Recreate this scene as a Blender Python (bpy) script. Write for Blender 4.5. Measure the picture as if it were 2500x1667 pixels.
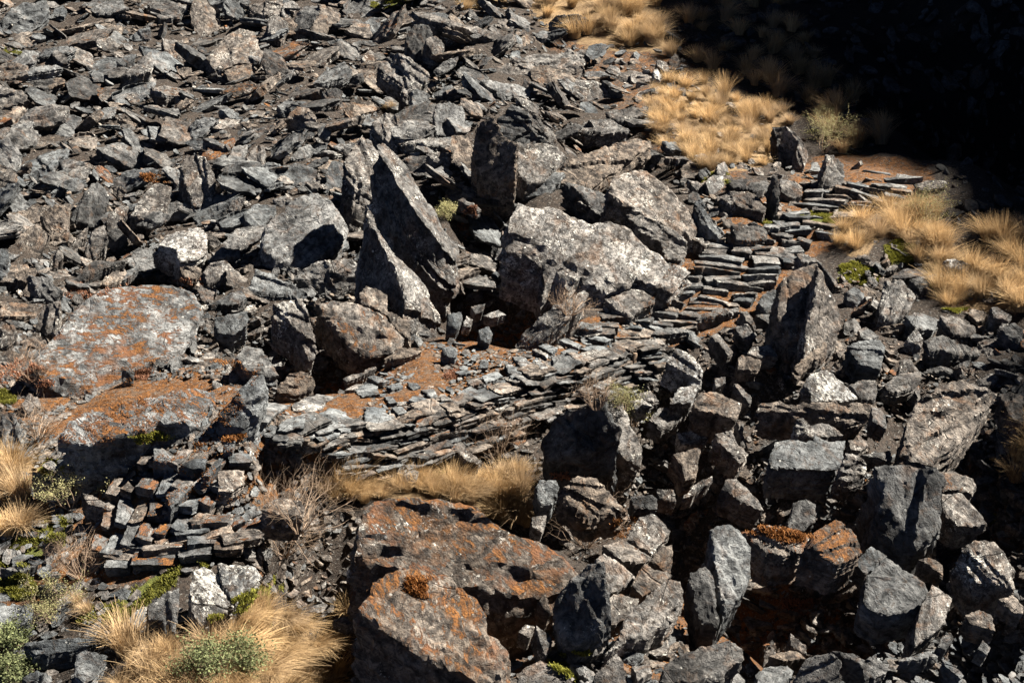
import bpy, bmesh, math, random
import numpy as np
from mathutils import Vector, Matrix, noise
from mathutils.geometry import delaunay_2d_cdt
from mathutils.bvhtree import BVHTree

for o in list(bpy.data.objects): bpy.data.objects.remove(o)
scene = bpy.context.scene
COL = scene.collection
R = random.Random(11)
NR = np.random.RandomState(5)

# ------------------------------------------------------------------ camera
CAM = np.array([0.0, 0.0, 7.0]); PITCH = math.radians(14.0); FPX = 3434.0
cd = bpy.data.cameras.new('camera'); cam = bpy.data.objects.new('camera', cd); COL.objects.link(cam)
cam.location = CAM; cam.rotation_euler = (math.radians(90) - PITCH, 0, 0)
cd.sensor_width = 36; cd.lens = 36 * FPX / 2500.0; cd.clip_start = 0.1; cd.clip_end = 2000
scene.camera = cam
FW = np.array([0, math.cos(PITCH), -math.sin(PITCH)]); UP = np.array([0, math.sin(PITCH), math.cos(PITCH)])

# ------------------------------------------------------------------ light
SUN = np.array([0.64, 0.10, 0.75]); SUN /= np.linalg.norm(SUN)
w = bpy.data.worlds.new('World'); scene.world = w; w.use_nodes = True
nt = w.node_tree; bg = nt.nodes['Background']
sky = nt.nodes.new('ShaderNodeTexSky'); sky.sky_type = 'NISHITA'; sky.sun_disc = False
sky.sun_elevation = math.asin(SUN[2]); sky.sun_rotation = math.atan2(SUN[0], SUN[1])
sky.altitude = 4200; sky.air_density = 0.14; sky.dust_density = 0.1; sky.ozone_density = 1.0
nt.links.new(sky.outputs[0], bg.inputs[0]); bg.inputs[1].default_value = 0.05
sl = bpy.data.lights.new('sun', 'SUN'); sl.energy = 5.0; sl.angle = math.radians(0.5); sl.color = (1.0, 0.93, 0.83)
so = bpy.data.objects.new('sun', sl); COL.objects.link(so)
so.rotation_euler = Vector(SUN).to_track_quat('Z', 'Y').to_euler(); so.location = (20, 0, 30)
scene.view_settings.view_transform = 'Standard'; scene.view_settings.look = 'None'
scene.view_settings.exposure = 2.15; scene.view_settings.gamma = 1.0
scene.render.engine = 'CYCLES'; scene.cycles.max_bounces = 3; scene.cycles.diffuse_bounces = 1

# ------------------------------------------------------------------ terrain
def ray(px, py):
    d = FW + (px - 1250.0) / FPX * np.array([1.0, 0, 0]) - (py - 833.5) / FPX * UP
    return d / np.linalg.norm(d)
def sm(t):
    t = np.clip(t, 0, 1); return t * t * (3 - 2 * t)
def plane_hit(px, py):
    d = ray(px, py); t = (0.05 - CAM[2]) / (d[2] - 0.268 * d[1]); return CAM + t * d
def und(x, y):
    return (0.22 * np.sin(0.55 * x + 0.4 * y + 1.0) * np.sin(0.42 * y - 0.3 * x) + 0.10 * np.sin(1.3 * x - 0.7 * y) * np.sin(0.9 * y + 0.8 * x)
            + 0.03 * np.sin(3.1 * x + 1.7 * y) * np.sin(2.7 * y - 1.3 * x + 2))
def pl2(pts):
    out = []
    for x, y in pts:
        d = ray(x, y); ts = np.arange(4.0, 60.0, .02); P = CAM[None] + ts[:, None] * d[None]
        f = P[:, 2] - (0.05 + 0.268 * P[:, 1] + und(P[:, 0], P[:, 1])); q = np.argmax(f < 0); out.append(P[q][:2])
    return np.array(out)
RIDGE = pl2([(1480,-60),(1560,10),(1640,130),(1800,245),(1960,300),(2040,390),(2270,420),(2340,560),(2500,690),(2760,860)])
WALL = pl2([(600,1120),(660,1112),(730,1108),(800,1075),(900,1052),(1000,1022),(1100,992),(1230,940),(1320,905),(1430,880),(1530,862),(1640,850)])
def seg_dist(x, y, P):
    """distance to polyline, signed (+ on the right hand side), and parameter"""
    best = np.full(np.shape(x), 1e9); sg = np.zeros(np.shape(x)); par = np.zeros(np.shape(x))
    n = len(P) - 1
    for i in range(n):
        ax, ay = P[i]; bx, by = P[i + 1]; ex, ey = bx - ax, by - ay; L2 = ex * ex + ey * ey
        t = ((x - ax) * ex + (y - ay) * ey) / L2; tc = np.clip(t, 0, 1)
        dx, dy = x - ax - tc * ex, y - ay - tc * ey; d = np.hypot(dx, dy); cr = dx * ey - dy * ex
        m = d < best; best = np.where(m, d, best); sg = np.where(m, np.sign(cr), sg); par = np.where(m, (i + tc) / n, par)
    return best * sg, par
BUMPS = []
def bump(px, py, rx, ry, h):
    p = plane_hit(px, py); BUMPS.append((p[0], p[1], rx, ry, h))
bump(560, 1190, 0.8, 0.7, 0.42)
PITS = []
def pit(px, py, r, h, ry=None):
    p = plane_hit(px, py); PITS.append((p[0], p[1], r, ry or r * 1.3, h))
for a in [(1140,660,.5,1.2),(1190,540,.45,.8),(1230,720,.45,.9),(800,860,.4,.5),(800,1390,.38,1.7),(770,1480,.32,1.4),(820,1300,.28,1.2),(1500,960,.35,.5),(1180,1340,.2,.3),(1560,1120,.5,.5),(1750,1120,.5,.6),(2090,1180,.5,.6),(1500,1230,.3,.4),(1900,1480,.4,.5),(2250,1250,.4,.5),(2440,1120,.5,.7),(1900,930,.35,.35),(2200,950,.35,.4),(1780,850,.35,.35),(950,600,.5,.5),(1630,1000,.5,.5),(1850,1180,.8,.8),(1620,1240,.5,.5),
          (2000,1220,.5,.6),(2120,1230,.4,.6),(1320,1150,.5,.6),(1620,920,.5,.5),(2030,1450,.6,.7),(2330,1130,.5,.8),(830,1450,.4,.7),(900,1620,.4,.6),
          (1250,1480,.4,.5),(1750,1450,.35,.4),(2380,1480,.5,.6),(960,220,.7,.6),(170,220,.8,.5),(1500,380,.6,.5),(400,640,.4,.4),(640,830,.35,.4)]: pit(*a)
def H(x, y, pits=False):
    x = np.asarray(x, float); y = np.asarray(y, float)
    z = 0.05 + 0.268 * y + und(x, y)
    for bx, by, rx, ry, h in BUMPS: z = z + h * np.exp(-((x - bx) / rx) ** 2 - ((y - by) / ry) ** 2)
    d, p = seg_dist(x, y, WALL)
    e = sm(p / 0.08) * sm((1 - p) / 0.08)
    z = z - 0.42 * e * sm(d / 0.22) * (1 - sm((d - 0.7) / 2.0))
    d, p = seg_dist(x, y, RIDGE); d = -d
    wdr = 0.15 + 0.85 * sm((p - 0.18) / 0.3)
    z = z - np.where(d > 0, wdr * 3.5 * sm(d / 6.0), 0) + np.where(d > 5, (d - 5) * 0.75, 0)
    z = z + np.where((d > -1.0), 0.0, 0.0)
    if pits:
        for bx, by, rx, ry, h in PITS: z = z - h * np.exp(-((x - bx) / rx) ** 2 - ((y - by) / ry) ** 2)
    return z
def hit(px, py, pits=False):
    d = ray(px, py); ts = np.arange(5.0, 90.0, 0.1)
    P = CAM[None] + ts[:, None] * d[None]; f = P[:, 2] - H(P[:, 0], P[:, 1], pits)
    k = np.argmax(f < 0)
    if f[k] >= 0: return 60.0
    t0, t1 = ts[k - 1], ts[k]
    return t0 + (t1 - t0) * f[k - 1] / (f[k - 1] - f[k])
def gpt(px, py, pits=False): return CAM + hit(px, py, pits) * ray(px, py)
def proj(P):
    v = np.asarray(P) - CAM; z = v @ FW
    return 1250 + FPX * v[..., 0] / z, 833.5 - FPX * (v @ UP) / z
def gn(x, y):
    e = 0.15; n = np.array([-(H(x + e, y) - H(x - e, y)) / (2 * e), -(H(x, y + e) - H(x, y - e)) / (2 * e), 1.0]); return n / np.linalg.norm(n)

# ------------------------------------------------------------------ materials
class N:
    def __init__(s, name):
        s.m = bpy.data.materials.new(name); s.m.use_nodes = True; s.t = s.m.node_tree; s.b = s.t.nodes['Principled BSDF']
        s.b.inputs['Roughness'].default_value = 0.9
        s.b.inputs['Specular IOR Level'].default_value = 0.25
    def n(s, typ, **kw):
        nd = s.t.nodes.new(typ)
        for k, v in kw.items():
            if k.startswith('i_'): nd.inputs[k[2:].replace('_', ' ')].default_value = v
            else: setattr(nd, k, v)
        return nd
    def l(s, a, b): s.t.links.new(a, b)
    def noise(s, vec, scale, detail=3, rough=0.6, dist=0.0):
        nd = s.n('ShaderNodeTexNoise'); s.l(vec, nd.inputs['Vector'])
        nd.inputs['Scale'].default_value = scale; nd.inputs['Detail'].default_value = detail
        nd.inputs['Roughness'].default_value = rough; nd.inputs['Distortion'].default_value = dist
        return nd.outputs['Fac']
    def math(s, op, a, b=None, c=None, clamp=False):
        nd = s.n('ShaderNodeMath', operation=op, use_clamp=clamp)
        for i, v in enumerate((a, b, c)):
            if v is None: continue
            if hasattr(v, 'links'): s.l(v, nd.inputs[i])
            else: nd.inputs[i].default_value = v
        return nd.outputs[0]
    def mapr(s, v, a, b, c=0.0, d=1.0):
        nd = s.n('ShaderNodeMapRange'); nd.interpolation_type = 'SMOOTHSTEP'; s.l(v, nd.inputs[0])
        for i, q in enumerate((a, b, c, d)):
            if hasattr(q, 'links'): s.l(q, nd.inputs[i + 1])
            else: nd.inputs[i + 1].default_value = q
        return nd.outputs[0]
    def mix(s, f, a, b, mode='MIX'):
        nd = s.n('ShaderNodeMix', data_type='RGBA', blend_type=mode)
        for q, v in (('Factor', f), ):
            if hasattr(v, 'links'): s.l(v, nd.inputs[0])
            else: nd.inputs[0].default_value = v
        for i, v in ((6, a), (7, b)):
            if hasattr(v, 'links'): s.l(v, nd.inputs[i])
            else: nd.inputs[i].default_value = (*v, 1) if len(v) == 3 else v
        return nd.outputs[2]
    def attr(s, name): return s.n('ShaderNodeAttribute', attribute_name=name)
    def scalev(s, vec, x, y, z):
        nd = s.n('ShaderNodeMapping'); s.l(vec, nd.inputs['Vector']); nd.inputs['Scale'].default_value = (x, y, z); return nd.outputs[0]

def make_rock_mat():
    s = N('slate_rock'); A = s.attr('rk'); sep = s.n('ShaderNodeSeparateColor'); s.l(A.outputs['Color'], sep.inputs[0])
    br, org, lic = sep.outputs[0], sep.outputs[1], sep.outputs[2]; warm = s.math('MULTIPLY', A.outputs['Alpha'], .72)
    P = s.scalev(s.attr('loc').outputs['Vector'], 1.45, 1.45, 1.45)
    strat = s.scalev(P, 2.2, 3.5, 26.0)
    n_big = s.noise(P, 1.7, 3, 0.6); n_mid = s.noise(P, 8.0, 5, 0.7, 0.6); n_fin = s.noise(P, 45.0, 3, 0.7); n_str = s.noise(strat, 1.6, 4, 0.65, 0.4)
    grain = s.noise(s.scalev(P, 3.4, 13.0, 24.0), 1.4, 6, 0.75, 0.9)
    cool = s.mix(s.mapr(n_big, .35, .65), (0.080, 0.090, 0.097), (0.180, 0.190, 0.192))
    wrm = s.mix(s.mapr(n_mid, .35, .65), (0.10, 0.072, 0.052), (0.235, 0.18, 0.13))
    c = s.mix(warm, cool, wrm)
    v = s.math('ADD', s.math('MULTIPLY', s.mapr(n_mid, .3, .72), 0.85), s.math('MULTIPLY', n_str, 0.55))
    v = s.math('ADD', v, s.math('MULTIPLY', s.mapr(grain, .3, .7), s.mapr(n_big, .4, .62, .08, .5)))
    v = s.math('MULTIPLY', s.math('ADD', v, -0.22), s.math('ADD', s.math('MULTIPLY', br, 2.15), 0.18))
    vc = s.n('ShaderNodeCombineColor'); [s.l(v, vc.inputs[i]) for i in range(3)]
    c = s.mix(1.0, c, vc.outputs[0], 'MULTIPLY')
    # brown iron stains
    st = s.mapr(s.noise(P, 2.6, 4, 0.65, 1.0), .54, .68); st = s.math('MULTIPLY', st, s.math('ADD', s.math('MULTIPLY', warm, .55), .12))
    c = s.mix(st, c, (0.20, 0.105, 0.05))
    # dark lichen
    dk = s.noise(P, 14.0, 5, 0.75, 0.4)
    thr = s.math('SUBTRACT', 0.60, s.math('MULTIPLY', lic, 0.13))
    dm = s.mapr(dk, thr, s.math('ADD', thr, 0.05)); dm = s.math('MULTIPLY', dm, 0.8)
    c = s.mix(dm, c, (0.040, 0.032, 0.026))
    # pale crust lichen
    wl = s.math('ADD', s.math('MULTIPLY', s.noise(P, 24.0, 5, 0.8, 0.3), 0.6), s.math('MULTIPLY', s.noise(P, 2.8, 3, 0.6), 0.4))
    thr = s.math('SUBTRACT', 0.65, s.math('MULTIPLY', lic, 0.135))
    wm = s.mapr(wl, thr, s.math('ADD', thr, 0.035)); wm = s.math('MULTIPLY', wm, 0.85)
    c = s.mix(wm, c, s.mix(n_fin, (0.42, 0.41, 0.37), (0.70, 0.68, 0.62)))
    vo = s.n('ShaderNodeTexVoronoi'); s.l(P, vo.inputs['Vector']); vo.inputs['Scale'].default_value = 6.0
    sp = s.mapr(s.math('ADD', vo.outputs['Distance'], s.math('MULTIPLY', s.noise(P, 30, 2), 0.14)), 0.155, 0.175, 1.0, 0.0)
    sp = s.math('MULTIPLY', sp, s.mapr(s.noise(P, 1.9, 1), .52, .6)); sp = s.math('MULTIPLY', sp, s.math('MULTIPLY', lic, 1.3, clamp=True))
    c = s.mix(sp, c, (0.62, 0.61, 0.56))
    gr = s.mapr(s.noise(P, 5.0, 6, .75, .5), .56, .66); gr = s.math('MULTIPLY', gr, s.math('ADD', s.math('MULTIPLY', warm, .5), .12)); c = s.mix(gr, c, (0.15, 0.082, 0.042))
    # orange moss and algae, on faces turned upwards
    g = s.n('ShaderNodeNewGeometry'); sx = s.n('ShaderNodeSeparateXYZ'); s.l(g.outputs['Normal'], sx.inputs[0])
    up = s.mapr(sx.outputs[2], 0.25, 0.75)
    on = s.math('ADD', s.math('MULTIPLY', s.noise(s.scalev(P, 1.0, 2.0, 1.0), 4.6, 8, 0.8, 0.5), 0.8), s.math('MULTIPLY', s.noise(P, 1.2, 2), 0.2))
    thr = s.math('SUBTRACT', 0.72, s.math('MULTIPLY', org, 0.27))
    om = s.mapr(on, thr, s.math('ADD', thr, 0.03)); om = s.math('MULTIPLY', om, s.math('ADD', s.math('MULTIPLY', up, .94), .06))
    oc = s.mix(s.mapr(n_fin, .3, .7), (0.075, 0.034, 0.015), (0.235, 0.100, 0.026)); oc = s.mix(s.mapr(n_big, .4, .6), oc, (0.13, 0.06, 0.03), 'MIX')
    c = s.mix(om, c, oc)
    s.l(c, s.b.inputs['Base Color'])
    # relief
    h = s.math('ADD', s.math('MULTIPLY', n_mid, 0.55), s.math('MULTIPLY', s.noise(P, 22, 4, .75), 0.5))
    h = s.math('ADD', h, s.math('MULTIPLY', n_str, 0.7)); h = s.math('ADD', h, s.math('MULTIPLY', om, 0.25))
    h = s.math('ADD', h, s.math('MULTIPLY', grain, 0.45))
    vc2 = s.n('ShaderNodeTexVoronoi', feature='DISTANCE_TO_EDGE'); 
    wp = s.n('ShaderNodeVectorMath', operation='ADD'); s.l(P, wp.inputs[0])
    nz = s.n('ShaderNodeTexNoise'); s.l(P, nz.inputs['Vector']); nz.inputs['Scale'].default_value = .5
    s.l(nz.outputs['Color'], wp.inputs[1]); s.l(s.scalev(wp.outputs[0], 1.9, 0.55, 3.0), vc2.inputs['Vector']); vc2.inputs['Scale'].default_value = 1.2; vc2.inputs['Randomness'].default_value = 0.8
    ck = s.math('MULTIPLY', s.mapr(vc2.outputs['Distance'], 0.0, 0.014, 1.0, 0.0), s.mapr(s.noise(P, 1.3, 1), .5, .62))
    h = s.math('SUBTRACT', h, s.math('MULTIPLY', ck, .55))
    bp = s.n('ShaderNodeBump'); bp.inputs['Strength'].default_value = 1.0; bp.inputs['Distance'].default_value = 0.045
    s.l(h, bp.inputs['Height']); s.l(bp.outputs[0], s.b.inputs['Normal'])
    return s.m
def make_ground_mat():
    s = N('ground_soil'); A = s.attr('gk'); sep = s.n('ShaderNodeSeparateColor'); s.l(A.outputs['Color'], sep.inputs[0])
    org, grn, dry = sep.outputs[0], sep.outputs[1], sep.outputs[2]; shade_drk = A.outputs['Alpha']
    P = s.n('ShaderNodeTexCoord').outputs['Object']
    a = s.noise(P, 5.5, 8, .8, .5); b = s.noise(P, 20, 6, .8); f = s.noise(P, 90, 3, .7)
    c = s.mix(s.mapr(b, .35, .65), (0.022, 0.018, 0.015), (0.075, 0.057, 0.044))
    oc = s.mix(s.mapr(b, .38, .62), (0.05, 0.025, 0.013), (0.25, 0.105, 0.028)); oc = s.mix(s.mapr(s.noise(P, 9, 6, .8), .48, .62), oc, (0.15, 0.10, 0.065))
    m = s.mapr(s.math('ADD', s.math('MULTIPLY', a, 0.6), s.math('MULTIPLY', org, 0.75)), 0.5, 0.62)
    c = s.mix(m, c, oc)
    pb = s.mapr(s.noise(P, 42, 3, .6), .60, .64); c = s.mix(s.math('MULTIPLY', pb, .7), c, (0.25, 0.235, 0.21))
    gm = s.mapr(s.math('ADD', s.math('MULTIPLY', s.noise(P, 5, 5, .7), .7), s.math('MULTIPLY', grn, .6)), 0.66, 0.74)
    c = s.mix(gm, c, s.mix(s.mapr(f, .3, .7), (0.045, 0.06, 0.012), (0.16, 0.17, 0.035)))
    dm = s.mapr(s.math('ADD', s.math('MULTIPLY', s.noise(P, 8, 5, .7), .6), s.math('MULTIPLY', dry, .7)), 0.6, 0.75)
    c = s.mix(dm, c, s.mix(s.mapr(b, .3, .7), (0.16, 0.10, 0.055), (0.36, 0.25, 0.13)))
    dkc = s.n('ShaderNodeCombineColor'); q = s.math('SUBTRACT', 1.0, s.math('MULTIPLY', shade_drk, .85)); [s.l(q, dkc.inputs[i]) for i in range(3)]
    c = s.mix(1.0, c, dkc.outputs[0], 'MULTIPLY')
    s.l(c, s.b.inputs['Base Color'])
    h = s.math('ADD', s.math('MULTIPLY', b, .7), s.math('MULTIPLY', f, .4)); h = s.math('ADD', h, s.math('MULTIPLY', pb, .5))
    bp = s.n('ShaderNodeBump'); bp.inputs['Strength'].default_value = 1.0; bp.inputs['Distance'].default_value = 0.09
    s.l(h, bp.inputs['Height']); s.l(bp.outputs[0], s.b.inputs['Normal'])
    return s.m
def make_blade_mat(name, c0, c1, trans=0.3):
    s = N(name); A = s.attr('tint').outputs['Fac']
    oi = s.n('ShaderNodeObjectInfo').outputs['Random']
    c = s.mix(A, c0, c1); c = s.mix(s.mapr(s.math('FRACT', s.math('MULTIPLY', oi, 7.3)), .45, 1.0, 0, .5), c, (0.30, 0.23, 0.16) if 'grass' in name else c1); k = s.math('ADD', 0.75, s.math('MULTIPLY', oi, .5)); kc = s.n('ShaderNodeCombineColor'); [s.l(k, kc.inputs[i]) for i in range(3)]
    c = s.mix(1.0, c, kc.outputs[0], 'MULTIPLY'); s.l(c, s.b.inputs['Base Color'])
    if trans:
        tr = s.n('ShaderNodeBsdfTranslucent'); s.l(c, tr.inputs[0]); mx = s.n('ShaderNodeMixShader'); mx.inputs[0].default_value = trans
        s.l(s.b.outputs[0], mx.inputs[1]); s.l(tr.outputs[0], mx.inputs[2]); s.l(mx.outputs[0], s.t.nodes['Material Output'].inputs[0])
    return s.m
ROCK = make_rock_mat(); SOIL = make_ground_mat()
STRAW = make_blade_mat('dry_grass', (0.22, 0.135, 0.06), (0.72, 0.51, 0.27))
GREENM = make_blade_mat('green_moss', (0.06, 0.065, 0.012), (0.25, 0.24, 0.04))
ORANM = make_blade_mat('orange_moss', (0.10, 0.042, 0.018), (0.31, 0.135, 0.038))
REDM = make_blade_mat('red_heath', (0.11, 0.05, 0.03), (0.30, 0.15, 0.09))
LEAFM = make_blade_mat('shrub_leaf', (0.05, 0.065, 0.028), (0.20, 0.22, 0.10))
PALEM = make_blade_mat('pale_shrub_leaf', (0.14, 0.13, 0.05), (0.42, 0.40, 0.20))
TWIGM = make_blade_mat('dry_twig', (0.13, 0.085, 0.055), (0.38, 0.28, 0.20), 0)

def props(o, label=None, cat=None, group=None, kind=None):
    if label: o['label'] = label
    if cat: o['category'] = cat
    if group: o['group'] = group
    if kind: o['kind'] = kind
    return o
def mesh_obj(name, V, F, mat, attrs=None, parent=None, loc=None, smooth=False, angle=None):
    me = bpy.data.meshes.new(name)
    V = np.asarray(V, float)
    if loc is not None: V = V - np.asarray(loc)[None]
    me.from_pydata(V.tolist(), [], F)
    for an, (typ, data) in (attrs or {}).items():
        at = me.attributes.new(an, typ, 'POINT')
        key = {'FLOAT_COLOR': 'color', 'FLOAT_VECTOR': 'vector', 'FLOAT': 'value'}[typ]
        at.data.foreach_set(key, np.asarray(data, np.float32).ravel())
    me.materials.append(mat)
    if smooth:
        me.shade_smooth()
        if angle: me.set_sharp_from_angle(angle=math.radians(angle))
    me.update()
    o = bpy.data.objects.new(name, me); COL.objects.link(o)
    if loc is not None: o.location = loc
    if parent: o.parent = parent
    return o
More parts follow.
